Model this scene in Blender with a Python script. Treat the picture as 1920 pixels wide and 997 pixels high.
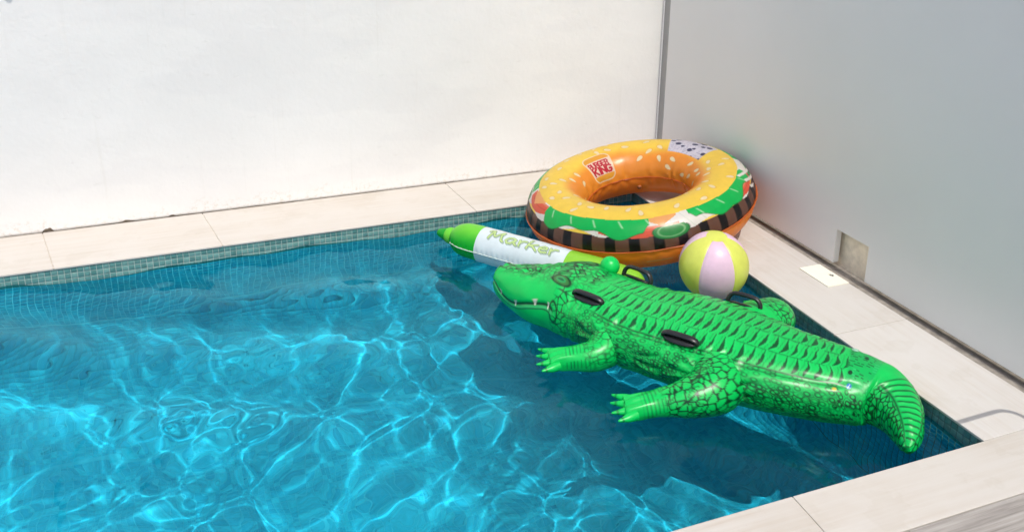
import bpy, bmesh, math, random
import numpy as np
from mathutils import Matrix, Vector

for o in list(bpy.data.objects):
    bpy.data.objects.remove(o)
scene = bpy.context.scene
COL = scene.collection
R = math.radians

# ------------------------------------------------------------------ camera
cam_data = bpy.data.cameras.new("camera")
cam_data.sensor_width = 36.0
cam_data.lens = 36.0 * 1706.74 / 1920.0
cam_data.shift_y = (235.97 - 498.5) / 1920.0
cam_data.clip_start = 0.05
cam_data.clip_end = 2000.0
cam = bpy.data.objects.new("camera", cam_data)
COL.objects.link(cam)
_r = (0.93222946, -0.3616674, 0.01203805)
_u = (0.09555179, 0.27810631, 0.95578593)
_f = (0.34902447, 0.88986155, -0.29381686)
cam.matrix_world = Matrix(((_r[0], _u[0], -_f[0], 0.0), (_r[1], _u[1], -_f[1], 0.0),
                           (_r[2], _u[2], -_f[2], 1.8), (0, 0, 0, 1)))
scene.camera = cam

# ------------------------------------------------------------------ sky and sun
SUN_EL = 62.0
world = bpy.data.worlds.new("World")
scene.world = world
world.use_nodes = True
wn = world.node_tree
sky = wn.nodes.new("ShaderNodeTexSky")
sky.sky_type = 'NISHITA'
sky.sun_disc = False
sky.sun_elevation = R(SUN_EL)
sky.sun_rotation = R(180.0)          # the sun stands behind the camera, over the near side of the pool
sky.air_density = 1.0
sky.dust_density = 3.0
sky.ozone_density = 0.7
wn.links.new(sky.outputs[0], wn.nodes["Background"].inputs[0])
wn.nodes["Background"].inputs[1].default_value = 0.15

sun_data = bpy.data.lights.new("sun", 'SUN')
sun_data.energy = 2.45
sun_data.angle = R(0.53)
sun_data.color = (1.0, 0.955, 0.88)
sun = bpy.data.objects.new("sun", sun_data)
COL.objects.link(sun)
# light travels towards +Y and down
sun.rotation_euler = Vector((0.0, math.cos(R(SUN_EL)), -math.sin(R(SUN_EL)))).to_track_quat('-Z', 'Y').to_euler()
sun_data.cycles.is_caustics_light = True

vs = scene.view_settings
vs.view_transform = 'Standard'
vs.look = 'None'
vs.exposure = 0.27
vs.gamma = 1.0
vs.use_curve_mapping = False

scene.render.engine = 'CYCLES'
cy = scene.cycles
cy.use_denoising = True
cy.use_adaptive_sampling = True
cy.adaptive_threshold = 0.025
cy.adaptive_min_samples = 24
cy.max_bounces = 10
cy.diffuse_bounces = 4
cy.glossy_bounces = 4
cy.transmission_bounces = 8
cy.transparent_max_bounces = 8
cy.caustics_refractive = True
cy.caustics_reflective = False
cy.sample_clamp_indirect = 6.0
cy.blur_glossy = 0.5

# ------------------------------------------------------------------ helpers
def obj(name, mesh, mat=None, parent=None, smooth=False):
    o = bpy.data.objects.new(name, mesh)
    COL.objects.link(o)
    if parent is not None:
        o.parent = parent
    if mat is not None:
        mesh.materials.clear()
        mesh.materials.append(mat)
    if smooth:
        mesh.polygons.foreach_set("use_smooth", [True] * len(mesh.polygons))
    return o


def empty(name, loc=(0, 0, 0), rz=0.0, parent=None):
    o = bpy.data.objects.new(name, None)
    COL.objects.link(o)
    o.location = loc
    o.rotation_euler = (0, 0, rz)
    o.empty_display_size = 0.1
    if parent is not None:
        o.parent = parent
    return o


def tag(o, label=None, cat=None, group=None, kind=None):
    if label: o["label"] = label
    if cat: o["category"] = cat
    if group: o["group"] = group
    if kind: o["kind"] = kind
    return o


def mesh_np(name, V, F):
    """V (n,3), F (m,4) or (m,3) numpy -> mesh"""
    V = np.asarray(V, np.float32); F = np.asarray(F, np.int32)
    me = bpy.data.meshes.new(name)
    k = F.shape[1]
    me.vertices.add(len(V)); me.vertices.foreach_set("co", V.ravel())
    me.loops.add(F.size); me.loops.foreach_set("vertex_index", F.ravel())
    me.polygons.add(len(F))
    me.polygons.foreach_set("loop_start", np.arange(0, F.size, k, dtype=np.int32))
    me.update(calc_edges=True)
    me.validate()
    return me


def box_mesh(name, x0, x1, y0, y1, z0, z1, bevel=0.0, seg=2):
    bm = bmesh.new()
    vs_ = [bm.verts.new((x, y, z)) for z in (z0, z1) for y in (y0, y1) for x in (x0, x1)]
    for f in ((0, 2, 3, 1), (4, 5, 7, 6), (0, 1, 5, 4), (2, 6, 7, 3), (0, 4, 6, 2), (1, 3, 7, 5)):
        bm.faces.new([vs_[i] for i in f])
    if bevel:
        bmesh.ops.bevel(bm, geom=list(bm.edges), offset=bevel, segments=seg, affect='EDGES', profile=0.5)
    me = bpy.data.meshes.new(name)
    bm.to_mesh(me); bm.free()
    return me


def color_attr(me, rgb, name="print"):
    a = me.color_attributes.new(name, 'FLOAT_COLOR', 'POINT')
    c = np.ones((len(me.vertices), 4), np.float32)
    c[:, :3] = rgb
    a.data.foreach_set("color", c.ravel())


def grid_faces(nu, nv, wrap_u=False, wrap_v=False):
    iu = np.arange(nu if wrap_u else nu - 1); iv = np.arange(nv if wrap_v else nv - 1)
    a, b_ = np.meshgrid(iu, iv, indexing='ij')
    a2 = (a + 1) % nu; b2 = (b_ + 1) % nv
    return np.stack([a * nv + b_, a2 * nv + b_, a2 * nv + b2, a * nv + b2], -1).reshape(-1, 4)


def smoothstep(a, b_, x):
    t = np.clip((x - a) / (b_ - a), 0, 1)
    return t * t * (3 - 2 * t)


def hash2(i, j, k=0):
    n = (np.asarray(i, np.int64) * 374761393 + np.asarray(j, np.int64) * 668265263 + k * 974634777) & 0xFFFFFFFF
    n = ((n ^ (n >> 13)) * 1274126177) & 0xFFFFFFFF
    n = n ^ (n >> 16)
    return (n & 0xFFFF) / 65535.0


def voronoi(u, v, jitter=0.9, k=0):
    """F1, F2 distances and the id hash of the nearest cell"""
    iu = np.floor(u).astype(np.int64); iv = np.floor(v).astype(np.int64)
    f1 = np.full(u.shape, 9.0); f2 = np.full(u.shape, 9.0); cid = np.zeros(u.shape)
    for di in (-1, 0, 1):
        for dj in (-1, 0, 1):
            ci, cj = iu + di, iv + dj
            px = ci + 0.5 + jitter * (hash2(ci, cj, k) - 0.5)
            py = cj + 0.5 + jitter * (hash2(ci, cj, k + 1) - 0.5)
            d = np.hypot(u - px, v - py)
            new = d < f1
            f2 = np.where(new, f1, np.minimum(f2, d))
            cid = np.where(new, hash2(ci, cj, k + 2), cid)
            f1 = np.where(new, d, f1)
    return f1, f2, cid


def vnoise(x, y, k=0):
    ix = np.floor(x).astype(np.int64); iy = np.floor(y).astype(np.int64)
    fx = x - ix; fy = y - iy
    fx = fx * fx * (3 - 2 * fx); fy = fy * fy * (3 - 2 * fy)
    h = lambda a, b_: hash2(ix + a, iy + b_, k)
    return (h(0, 0) * (1 - fx) + h(1, 0) * fx) * (1 - fy) + (h(0, 1) * (1 - fx) + h(1, 1) * fx) * fy


# ------------------------------------------------------------------ materials
def new_mat(name):
    m = bpy.data.materials.new(name)
    m.use_nodes = True
    nt = m.node_tree
    return m, nt, nt.nodes["Principled BSDF"]


def node(nt, typ, **kw):
    n = nt.nodes.new(typ)
    for k, v in kw.items():
        setattr(n, k, v)
    return n


def setin(n, **kw):
    for k, v in kw.items():
        n.inputs[k.replace('_', ' ')].default_value = v


def mapped_noise(nt, scale3, detail=6.0, rough=0.6, space='Object', loc=(0, 0, 0)):
    tc = node(nt, "ShaderNodeTexCoord")
    geo = node(nt, "ShaderNodeNewGeometry")
    mp = node(nt, "ShaderNodeMapping")
    mp.inputs["Scale"].default_value = scale3
    mp.inputs["Location"].default_value = loc
    nt.links.new(geo.outputs["Position"] if space == 'World' else tc.outputs["Object"], mp.inputs["Vector"])
    nz = node(nt, "ShaderNodeTexNoise")
    nz.inputs["Scale"].default_value = 1.0
    nz.inputs["Detail"].default_value = detail
    nz.inputs["Roughness"].default_value = rough
    nt.links.new(mp.outputs[0], nz.inputs["Vector"])
    return nz


def ramp(nt, src, stops):
    r = node(nt, "ShaderNodeValToRGB")
    el = r.color_ramp.elements
    while len(el) < len(stops):
        el.new(0.5)
    for e, (p, c) in zip(el, stops):
        e.position = p; e.color = (*c, 1.0)
    nt.links.new(src, r.inputs[0])
    return r


def mixrgb(nt, fac, a, b_, mode='MIX'):
    m = node(nt, "ShaderNodeMix", data_type='RGBA', blend_type=mode)
    for sock, v in ((m.inputs[0], fac), (m.inputs[6], a), (m.inputs[7], b_)):
        if hasattr(v, 'is_linked') or isinstance(v, bpy.types.NodeSocket):
            nt.links.new(v, sock)
        elif isinstance(v, (int, float)):
            sock.default_value = v
        else:
            sock.default_value = (*v, 1.0)
    return m.outputs[2]


def bump(nt, bsdf, height, strength=0.2, dist=0.01):
    b_ = node(nt, "ShaderNodeBump")
    b_.inputs["Strength"].default_value = strength
    b_.inputs["Distance"].default_value = dist
    nt.links.new(height, b_.inputs["Height"])
    nt.links.new(b_.outputs[0], bsdf.inputs["Normal"])


def mat_plaster():
    m, nt, p = new_mat("white_plaster")
    big = mapped_noise(nt, (1.2, 1.2, 1.6), 5, 0.6, 'World')
    c1 = ramp(nt, big.outputs[0], [(0.3, (0.735, 0.722, 0.70)), (0.7, (0.80, 0.785, 0.76))])
    # dusty splash marks just above the coping and a few trowel patches
    fine = mapped_noise(nt, (14, 14, 30), 6, 0.7, 'World')
    c2 = ramp(nt, fine.outputs[0], [(0.62, (1, 1, 1)), (0.74, (0.93, 0.93, 0.92))])
    col = mixrgb(nt, 1.0, c1.outputs[0], c2.outputs[0], 'MULTIPLY')
    # splash dirt that rises unevenly from the coping, thin drips, roller patches
    geo = node(nt, "ShaderNodeNewGeometry"); sep = node(nt, "ShaderNodeSeparateXYZ")
    nt.links.new(geo.outputs["Position"], sep.inputs[0])
    edge = mapped_noise(nt, (4, 4, 4), 5, 0.7, 'World', (5, 0, 2))
    hh = node(nt, "ShaderNodeMath", operation='MULTIPLY_ADD'); hh.inputs[1].default_value = -0.28; 
    nt.links.new(edge.outputs[0], hh.inputs[0]); nt.links.new(sep.outputs[2], hh.inputs[2])
    dirt = ramp(nt, hh.outputs[0], [(0.0, (0.90, 0.875, 0.83)), (0.05, (1, 1, 1))])
    dirt.color_ramp.elements[0].position = 0.0
    sub = node(nt, "ShaderNodeMath", operation='ADD'); sub.inputs[1].default_value = 0.125
    nt.links.new(hh.outputs[0], sub.inputs[0]); nt.links.new(sub.outputs[0], dirt.inputs[0])
    speck = mapped_noise(nt, (45, 45, 45), 4, 0.6, 'World', (1, 4, 2))
    sk = ramp(nt, speck.outputs[0], [(0.5, (0.0,) * 3), (0.62, (1.0,) * 3)])
    col = mixrgb(nt, sk.outputs[0], col, mixrgb(nt, 1.0, col, dirt.outputs[0], 'MULTIPLY'))
    drip = mapped_noise(nt, (26, 26, 0.7), 5, 0.65, 'World', (2, 0, 0))
    dr = ramp(nt, drip.outputs[0], [(0.62, (1, 1, 1)), (0.78, (0.955, 0.95, 0.935))])
    col = mixrgb(nt, 1.0, col, dr.outputs[0], 'MULTIPLY')
    roll = mapped_noise(nt, (0.9, 0.9, 3.2), 3, 0.5, 'World', (9, 0, 1))
    rl = ramp(nt, roll.outputs[0], [(0.50, (1, 1, 1)), (0.54, (0.975, 0.975, 0.98))])
    col = mixrgb(nt, 1.0, col, rl.outputs[0], 'MULTIPLY')
    nt.links.new(col, p.inputs["Base Color"])
    p.inputs["Roughness"].default_value = 0.85
    p.inputs["Specular IOR Level"].default_value = 0.2
    b1 = mapped_noise(nt, (40, 40, 40), 5, 0.6, 'World')
    b0 = mapped_noise(nt, (3, 3, 3), 3, 0.5, 'World')
    ad = node(nt, "ShaderNodeMath", operation='MULTIPLY_ADD')
    nt.links.new(b0.outputs[0], ad.inputs[0]); ad.inputs[1].default_value = 5.0
    nt.links.new(b1.outputs[0], ad.inputs[2])
    bump(nt, p, ad.outputs[0], 0.35, 0.004)
    return m


def mat_panel():
    m, nt, p = new_mat("satin_grey_panel")
    n1 = mapped_noise(nt, (0.9, 1.3, 1.1), 4, 0.55, 'World')
    c = ramp(nt, n1.outputs[0], [(0.35, (0.74, 0.72, 0.70)), (0.65, (0.77, 0.75, 0.73))])
    nt.links.new(c.outputs[0], p.inputs["Base Color"])
    p.inputs["Metallic"].default_value = 0.0
    n2 = mapped_noise(nt, (3, 3, 40), 4, 0.6, 'World')
    rr = ramp(nt, n2.outputs[0], [(0.3, (0.36,) * 3), (0.7, (0.44,) * 3)])
    nt.links.new(rr.outputs[0], p.inputs["Roughness"])
    p.inputs["Specular IOR Level"].default_value = 0.6
    b0 = mapped_noise(nt, (1.5, 1.5, 1.5), 2, 0.5, 'World')
    bump(nt, p, b0.outputs[0], 0.05, 0.01)
    return m


def mat_stone(name, base, axis, streak=0.5):
    """pale porcelain stone with long faint veins along one axis"""
    m, nt, p = new_mat(name)
    sc = (1.6, 38, 38) if axis == 'x' else (38, 1.6, 38)
    v = mapped_noise(nt, sc, 5, 0.65, 'World')
    lo = tuple(c * k_ for c, k_ in zip(base, (0.88, 0.83, 0.77)))
    c1 = ramp(nt, v.outputs[0], [(0.34, lo), (0.62, base)])
    big = mapped_noise(nt, (2.5, 2.5, 2.5), 4, 0.6, 'World')
    k = ramp(nt, big.outputs[0], [(0.35, (0.0,) * 3), (0.65, (1.0,) * 3)])
    col = mixrgb(nt, k.outputs[0], base, c1.outputs[0])
    oi = node(nt, "ShaderNodeObjectInfo")
    t = ramp(nt, oi.outputs["Random"], [(0.0, (0.96, 0.955, 0.95)), (1.0, (1.0, 1.0, 1.0))])
    col = mixrgb(nt, 1.0, col, t.outputs[0], 'MULTIPLY')
    spots = mapped_noise(nt, (60, 60, 60), 3, 0.6, 'World', (3, 1, 7))
    s = ramp(nt, spots.outputs[0], [(0.70, (1, 1, 1)), (0.80, (0.86, 0.83, 0.78))])
    col = mixrgb(nt, 0.7, col, s.outputs[0], 'MULTIPLY')
    blot = mapped_noise(nt, (7, 7, 7), 4, 0.55, 'World', (2, 8, 0))
    bl = ramp(nt, blot.outputs[0], [(0.56, (1, 1, 1)), (0.60, (0.96, 0.953, 0.94)), (0.72, (0.98, 0.978, 0.97))])
    col = mixrgb(nt, 0.9, col, bl.outputs[0], 'MULTIPLY')
    nt.links.new(col, p.inputs["Base Color"])
    p.inputs["Roughness"].default_value = 0.6
    p.inputs["Specular IOR Level"].default_value = 0.3
    bump(nt, p, v.outputs[0], 0.12, 0.003)
    return m


def mat_plank():
    m, nt, p = new_mat("grey_wood_look_tile")
    v = mapped_noise(nt, (2.2, 60, 60), 7, 0.7, 'World')
    c1 = ramp(nt, v.outputs[0], [(0.30, (0.20, 0.18, 0.165)), (0.5, (0.33, 0.305, 0.28)), (0.70, (0.44, 0.415, 0.39))])
    nt.links.new(c1.outputs[0], p.inputs["Base Color"])
    p.inputs["Roughness"].default_value = 0.6
    bump(nt, p, v.outputs[0], 0.2, 0.003)
    return m


def mat_simple(name, rgb, rough=0.5, spec=0.5, noise=0.0, metal=0.0):
    m, nt, p = new_mat(name)
    if noise:
        n = mapped_noise(nt, (25, 25, 25), 5, 0.6)
        c = ramp(nt, n.outputs[0], [(0.3, tuple(c * (1 - noise) for c in rgb)), (0.7, tuple(min(1, c * (1 + noise)) for c in rgb))])
        nt.links.new(c.outputs[0], p.inputs["Base Color"])
    else:
        p.inputs["Base Color"].default_value = (*rgb, 1)
    p.inputs["Roughness"].default_value = rough
    p.inputs["Specular IOR Level"].default_value = spec
    p.inputs["Metallic"].default_value = metal
    return m


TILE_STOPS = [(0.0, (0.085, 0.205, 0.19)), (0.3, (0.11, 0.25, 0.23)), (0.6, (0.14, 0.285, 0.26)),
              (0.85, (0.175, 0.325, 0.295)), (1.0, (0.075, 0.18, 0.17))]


FIELD_STOPS = [(0.0, (0.05, 0.41, 0.60)), (0.35, (0.065, 0.455, 0.645)), (0.6, (0.08, 0.50, 0.68)),  # water's scattered blue light put into the colour of the submerged tiles
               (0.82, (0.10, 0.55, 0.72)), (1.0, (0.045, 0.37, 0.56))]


def mat_tile(single, stops, name):
    m, nt, p = new_mat(name)
    if single:
        oi = node(nt, "ShaderNodeObjectInfo"); src = oi.outputs["Random"]
    else:
        at = node(nt, "ShaderNodeAttribute", attribute_name="print"); src = at.outputs["Fac"]
    c = ramp(nt, src, stops)
    c.color_ramp.interpolation = 'LINEAR'
    n = mapped_noise(nt, (90, 90, 90), 4, 0.6, 'World')
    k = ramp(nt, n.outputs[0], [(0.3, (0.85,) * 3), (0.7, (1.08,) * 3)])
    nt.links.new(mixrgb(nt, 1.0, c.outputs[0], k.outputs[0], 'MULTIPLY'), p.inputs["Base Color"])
    p.inputs["Roughness"].default_value = 0.3 if single else 0.65
    p.inputs["Specular IOR Level"].default_value = 0.5 if single else 0.08     # wetted glass loses its gloss under water
    return m


def mat_water():
    m = bpy.data.materials.new("pool_water")
    m.use_nodes = True
    nt = m.node_tree
    nt.nodes.remove(nt.nodes["Principled BSDF"])
    g = node(nt, "ShaderNodeBsdfGlass")
    g.inputs["Color"].default_value = WATER_TINT
    g.inputs["Roughness"].default_value = 0.0
    g.inputs["IOR"].default_value = 1.333
    nt.links.new(g.outputs[0], nt.nodes["Material Output"].inputs["Surface"])
    return m


WATER_TINT = (0.40, 0.97, 1.0, 1)
M_PLASTER = mat_plaster()
M_PANEL = mat_panel()
M_STONE_X = mat_stone("pale_coping_stone_x", (0.545, 0.515, 0.475), 'x')
M_STONE_Y = mat_stone("pale_coping_stone_y", (0.575, 0.55, 0.52), 'y')
M_PLANK = mat_plank()
M_GROUT = mat_simple("pale_grout", (0.36, 0.43, 0.39), 0.85, 0.2, 0.08)
M_GROUT_BLUE = mat_simple("pool_floor_grout", (0.12, 0.50, 0.66), 0.85, 0.05, 0.08)  # blue of the scattered light in the water is part of this colour
M_GROUT_DARK = mat_simple("shaded_grout", (0.13, 0.19, 0.18), 0.85, 0.2, 0.15)  # darker copy of the grout, shade of the side wall painted in
M_GROUT_WET = mat_simple("submerged_grout", (0.26, 0.60, 0.74), 0.85, 0.05, 0.08)  # grout below the waterline, the water's blue light put into its colour
M_JOINT = mat_simple("coping_joint_mortar", (0.50, 0.45, 0.39), 0.9, 0.1, 0.15)
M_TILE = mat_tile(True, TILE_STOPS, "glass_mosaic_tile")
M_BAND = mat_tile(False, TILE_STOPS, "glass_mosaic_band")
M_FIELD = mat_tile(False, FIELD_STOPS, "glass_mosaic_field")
M_WATER = mat_water()
M_SOIL = mat_simple("concrete_screed", (0.34, 0.33, 0.31), 0.9, 0.2, 0.12)
M_GAP = mat_simple("dark_channel", (0.10, 0.09, 0.085), 0.8, 0.2, 0.2)

# ------------------------------------------------------------------ dimensions (metres, z=0 is the top of the coping)
PX0, PX1 = -2.6, 2.335          # pool along the white wall
PY0, PY1 = 1.771, 4.126         # pool near edge, far edge
FLOOR_Z = -1.10
COVE = 0.55                     # rounded foot of the far wall
WATER_Z = -0.071
WALL_Y = 4.556                  # face of the white wall
PANEL_X = 2.715                 # face of the grey panel wall
COP_X1 = 2.684
DECK_Y = 1.541
PITCH = 0.0262                  # mosaic pitch


def structure(name, mesh, mat, parent=None):
    o = obj(name, mesh, mat, parent)
    if parent is None:
        o["kind"] = "structure"
    return o


# ground: one sheet to the horizon with an opening for the pool
_x = [-900, PX0 - 0.15, PX1 + 0.15, 900]; _y = [-900, PY0 - 0.15, PY1 + 0.15, 900]
gv = [(x, y, -0.06) for x in _x for y in _y]
gf = [(i * 4 + j, (i + 1) * 4 + j, (i + 1) * 4 + j + 1, i * 4 + j + 1) for i in range(3) for j in range(3) if (i, j) != (1, 1)]
structure("ground", mesh_np("ground", gv, gf), M_SOIL)

# ------------------------------------------------------------------ pool shell with glass mosaic
def tile_mesh(s=0.0234, t=0.0010, ch=0.0006):
    h = s / 2
    v = []
    for (k, z) in ((h, 0), (h, t * 0.6), (h - ch, t)):
        v += [(-k, -k, z), (k, -k, z), (k, k, z), (-k, k, z)]
    f = [(8, 9, 10, 11)]
    for a in (0, 4):
        for i in range(4):
            j = (i + 1) % 4
            f.append((a + i, a + j, a + 4 + j, a + 4 + i))
    return np.array(v), np.array(f)


TV, TF = tile_mesh()
TILE_ME = mesh_np("mosaic_tile", TV, TF)
TILE_ME.materials.append(M_TILE)


def tile_points(cells, frame, rng):
    o_, u_, v_, n_ = [np.array(a, float) for a in frame]
    cells = np.asarray(cells, float)
    jit = np.abs(rng.normal(0, 0.0002, (len(cells), 1)))
    return (o_ + cells[:, :1] * u_ + cells[:, 1:] * v_)[:, None, :] \
        + (TV[None, :, :1] * u_ + TV[None, :, 1:2] * v_ + (TV[None, :, 2:] + jit[:, None, :]) * n_)


def field(name, patches, parent, seed, mat=None):
    """patches: list of (cells (n,2), frame: origin, u, v, n) -> one mesh of real tiles"""
    rng = np.random.default_rng(seed)
    P = np.concatenate([tile_points(c, f, rng) for c, f in patches])
    n = len(P)
    Fc = (TF[None] + (np.arange(n) * len(TV))[:, None, None]).reshape(-1, 4)
    me = mesh_np(name, P.reshape(-1, 3), Fc)
    a = me.attributes.new("print", 'FLOAT', 'POINT')
    a.data.foreach_set("value", np.repeat(rng.random(n), len(TV)).astype(np.float32))
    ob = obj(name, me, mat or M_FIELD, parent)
    ob["kind"] = "stuff"
    ob.cycles.is_caustics_receiver = True
    return ob


def pool_wall(name, origin, u, n, length, single_range, seed, cove=0.0, grout=None):
    """a shell wall: grout slab + three rows of single tiles near the top + the rest as one field"""
    o_, u_, n_ = np.array(origin, float), np.array(u, float), np.array(n, float)
    zt, zb = -0.0105, FLOOR_Z
    a, b_ = o_ + np.array((0, 0, zt)), o_ + u_ * length + np.array((0, 0, zt))
    back = -n_ * 0.12
    dn = np.array((0, 0, zb - zt - 0.02))
    V = [a, b_, b_ + dn, a + dn]; V = V + [p + back for p in V]
    me = mesh_np(name, V, [(0, 3, 2, 1), (4, 5, 6, 7), (0, 1, 5, 4), (2, 3, 7, 6), (1, 2, 6, 5), (0, 4, 7, 3)])
    bm = bmesh.new(); bm.from_mesh(me); bmesh.ops.recalc_face_normals(bm, faces=bm.faces); bm.to_mesh(me); bm.free()
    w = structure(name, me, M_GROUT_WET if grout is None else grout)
    zc0, zc1 = zt - 0.0005, -0.0105 - 3 * PITCH
    c0_, c1_ = o_ + n_ * 0.00012, o_ + u_ * length + n_ * 0.00012
    bb = mesh_np("band_grout", [c0_ + np.array((0, 0, zc1)), c1_ + np.array((0, 0, zc1)), c1_ + np.array((0, 0, zc0)), c0_ + np.array((0, 0, zc0))], [(0, 1, 2, 3)])
    bo = obj("band_grout", bb, grout or M_GROUT, w)
    bo.cycles.is_caustics_receiver = True
    w.cycles.is_caustics_receiver = True
    ncol = int(length / PITCH); top = -0.0105
    nrow = int((top - FLOOR_Z - cove) / PITCH)
    rest, band = [], []
    rng = random.Random(seed)
    rot = Matrix((Vector(u_), Vector((0, 0, 1)), Vector(n_))).transposed().to_4x4()
    for r in range(nrow):
        for c in range(ncol):
            cu, cv = (c + 0.5) * PITCH, top - (r + 0.5) * PITCH
            if r < 3 and single_range[0] <= c < single_range[1]:
                t = bpy.data.objects.new("mosaic_tile", TILE_ME)
                COL.objects.link(t)
                t.parent = w
                p = o_ + u_ * cu + np.array((0, 0, cv)) + n_ * min(0.0005, abs(rng.gauss(0.0, 0.0003)))
                M = Matrix.Translation(Vector(p)) @ rot @ Matrix.Rotation(rng.gauss(0, 0.006), 4, 'Z') @ Matrix.Rotation(rng.gauss(0, 0.008), 4, 'X')
                t.matrix_world = M
                t.cycles.is_caustics_receiver = True
            else:
                (band if r < 3 else rest).append((cu, cv))
    patches = [(rest, (o_, u_, (0, 0, 1), n_))]
    if cove:
        # rounded foot: backing strip plus rows of tiles bent round it
        ctr = o_ + n_ * cove + np.array((0, 0, FLOOR_Z + cove))
        nn = int(cove * math.pi / 2 / PITCH)
        ps = np.linspace(0, math.pi / 2, 25)
        V = np.array([ctr + k * u_ * length - n_ * cove * math.cos(p_) - np.array((0, 0, cove * math.sin(p_))) for p_ in ps for k in (0, 1)])
        cv_ = mesh_np("cove", V, [(2 * i, 2 * i + 1, 2 * i + 3, 2 * i + 2) for i in range(24)])
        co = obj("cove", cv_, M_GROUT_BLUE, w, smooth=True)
        co.cycles.is_caustics_receiver = True
        for r in range(nn):
            p_ = (r + 0.5) / nn * math.pi / 2
            pos = ctr - n_ * cove * math.cos(p_) - np.array((0, 0, cove * math.sin(p_)))
            nr = n_ * math.cos(p_) + np.array((0, 0, math.sin(p_)))
            tv = -n_ * math.sin(p_) + np.array((0, 0, math.cos(p_)))
            patches.append(([((c + 0.5) * PITCH, 0.0) for c in range(ncol)], (pos + nr * 0.0012, u_, tv, nr)))
    field("mosaic_field", patches, w, seed)
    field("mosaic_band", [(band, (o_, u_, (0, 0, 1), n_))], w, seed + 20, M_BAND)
    return w


# far wall: visible from x=-0.82; near wall and left wall are under or beyond the frame
_c0 = int((-0.80 - PX0) / PITCH)
pool_wall("pool_wall_far", (PX0, PY1, 0), (1, 0, 0), (0, -1, 0), PX1 - PX0, (_c0, _c0 + 99), 1, COVE)
pool_wall("pool_wall_side", (PX1, PY1, 0), (0, -1, 0), (-1, 0, 0), PY1 - PY0, (28, 90), 2, 0.35, M_GROUT_DARK)
pool_wall("pool_wall_near", (PX1, PY0, 0), (-1, 0, 0), (0, 1, 0), PX1 - PX0, (0, 0), 3)
pool_wall("pool_wall_end", (PX0, PY0, 0), (0, 1, 0), (1, 0, 0), PY1 - PY0, (0, 0), 4)
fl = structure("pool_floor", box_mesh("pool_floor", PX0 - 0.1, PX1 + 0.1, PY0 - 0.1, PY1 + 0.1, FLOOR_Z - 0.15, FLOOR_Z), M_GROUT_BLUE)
fl.cycles.is_caustics_receiver = True
_n, _m = int((PX1 - PX0) / PITCH), int((PY1 - COVE - PY0) / PITCH)
cc = np.stack(np.meshgrid((np.arange(_n) + 0.5) * PITCH, (np.arange(_m) + 0.5) * PITCH, indexing='ij'), -1).reshape(-1, 2)
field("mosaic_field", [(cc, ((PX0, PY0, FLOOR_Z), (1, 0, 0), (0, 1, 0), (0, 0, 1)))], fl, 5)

# ------------------------------------------------------------------ water
def wave_height(X, Y):
    rng = np.random.default_rng(11)
    Z = np.zeros_like(X)
    # gentle warping keeps crests from running dead straight
    wx = X + 0.05 * np.sin(3.1 * Y + 1.0) + 0.03 * np.sin(5.3 * X + 2.2 * Y)
    wy = Y + 0.05 * np.sin(2.7 * X + 0.4) + 0.03 * np.sin(4.1 * Y - 3.0 * X)
    calm = 0.65 + 0.65 * smoothstep(0.2, 0.8, vnoise(X * 2.3 + 7, Y * 2.3 + 1, 31))     # gusty and calmer patches
    for n_, lam0, lam1, curv in ((5, 0.55, 0.95, 0.15), (9, 0.30, 0.55, 0.60), (12, 0.13, 0.25, 0.80), (13, 0.065, 0.12, 0.72)):
        for i in range(n_):
            lam = lam0 * (lam1 / lam0) ** rng.random()
            th = rng.random() * 2 * np.pi
            k = 2 * np.pi / lam
            amp = curv * WAVE / math.sqrt(n_) / k ** 2 * (0.7 + 0.6 * rng.random())
            Z += amp * (1.0 if lam0 > 0.29 else calm) * np.sin(k * (np.cos(th) * wx + np.sin(th) * wy) + rng.random() * 6.28)
    # fine chop in patches
    mask = smoothstep(0.45, 0.75, vnoise(X * 1.6 + 3, Y * 1.6, 21)) * 0.8 + 0.12
    fine = np.zeros_like(X)
    for i in range(18):
        lam = 0.034 + 0.04 * rng.random(); th = rng.random() * 6.28; k = 2 * np.pi / lam
        fine += 0.15 * WAVE / math.sqrt(18) / k ** 2 * np.sin(k * (np.cos(th) * wx + np.sin(th) * wy) + rng.random() * 6.28)
    return Z + mask * fine


WAVE = 2.5


def build_water():
    dx = 0.0068
    xs = np.linspace(PX0 + 0.001, PX1 - 0.0005, int((PX1 - PX0) / dx))
    ys = np.linspace(PY0 + 0.0005, PY1 - 0.0005, int((PY1 - PY0) / dx))
    X, Y = np.meshgrid(xs, ys, indexing='ij')
    Z = WATER_Z + wave_height(X, Y)
    me = mesh_np("water", np.stack([X, Y, Z], -1).reshape(-1, 3), grid_faces(len(xs), len(ys)))
    w = structure("water", me, M_WATER)
    me.polygons.foreach_set("use_smooth", [True] * len(me.polygons))
    w.cycles.is_caustics_caster = True
    return w


build_water()

# ------------------------------------------------------------------ coping
def coping_row(name, quads, mat):
    """each stone is a bevelled prism over a four-cornered outline (joints are not all square to the edge)"""
    e = empty(name)
    tag(e, kind="structure")
    for q in quads:
        zt = random.uniform(-0.0006, 0.0006)
        bm = bmesh.new()
        lo = [bm.verts.new((x, y, -0.0095)) for x, y in q]; hi = [bm.verts.new((x, y, zt)) for x, y in q]
        bm.faces.new(lo[::-1]); bm.faces.new(hi)
        for i in range(4):
            j = (i + 1) % 4
            bm.faces.new((lo[i], lo[j], hi[j], hi[i]))
        bmesh.ops.bevel(bm, geom=list(bm.edges), offset=0.0022, segments=2, affect='EDGES', profile=0.5)
        me = bpy.data.meshes.new("coping_stone"); bm.to_mesh(me); bm.free()
        obj("coping_stone", me, mat, e)
    return e


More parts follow.
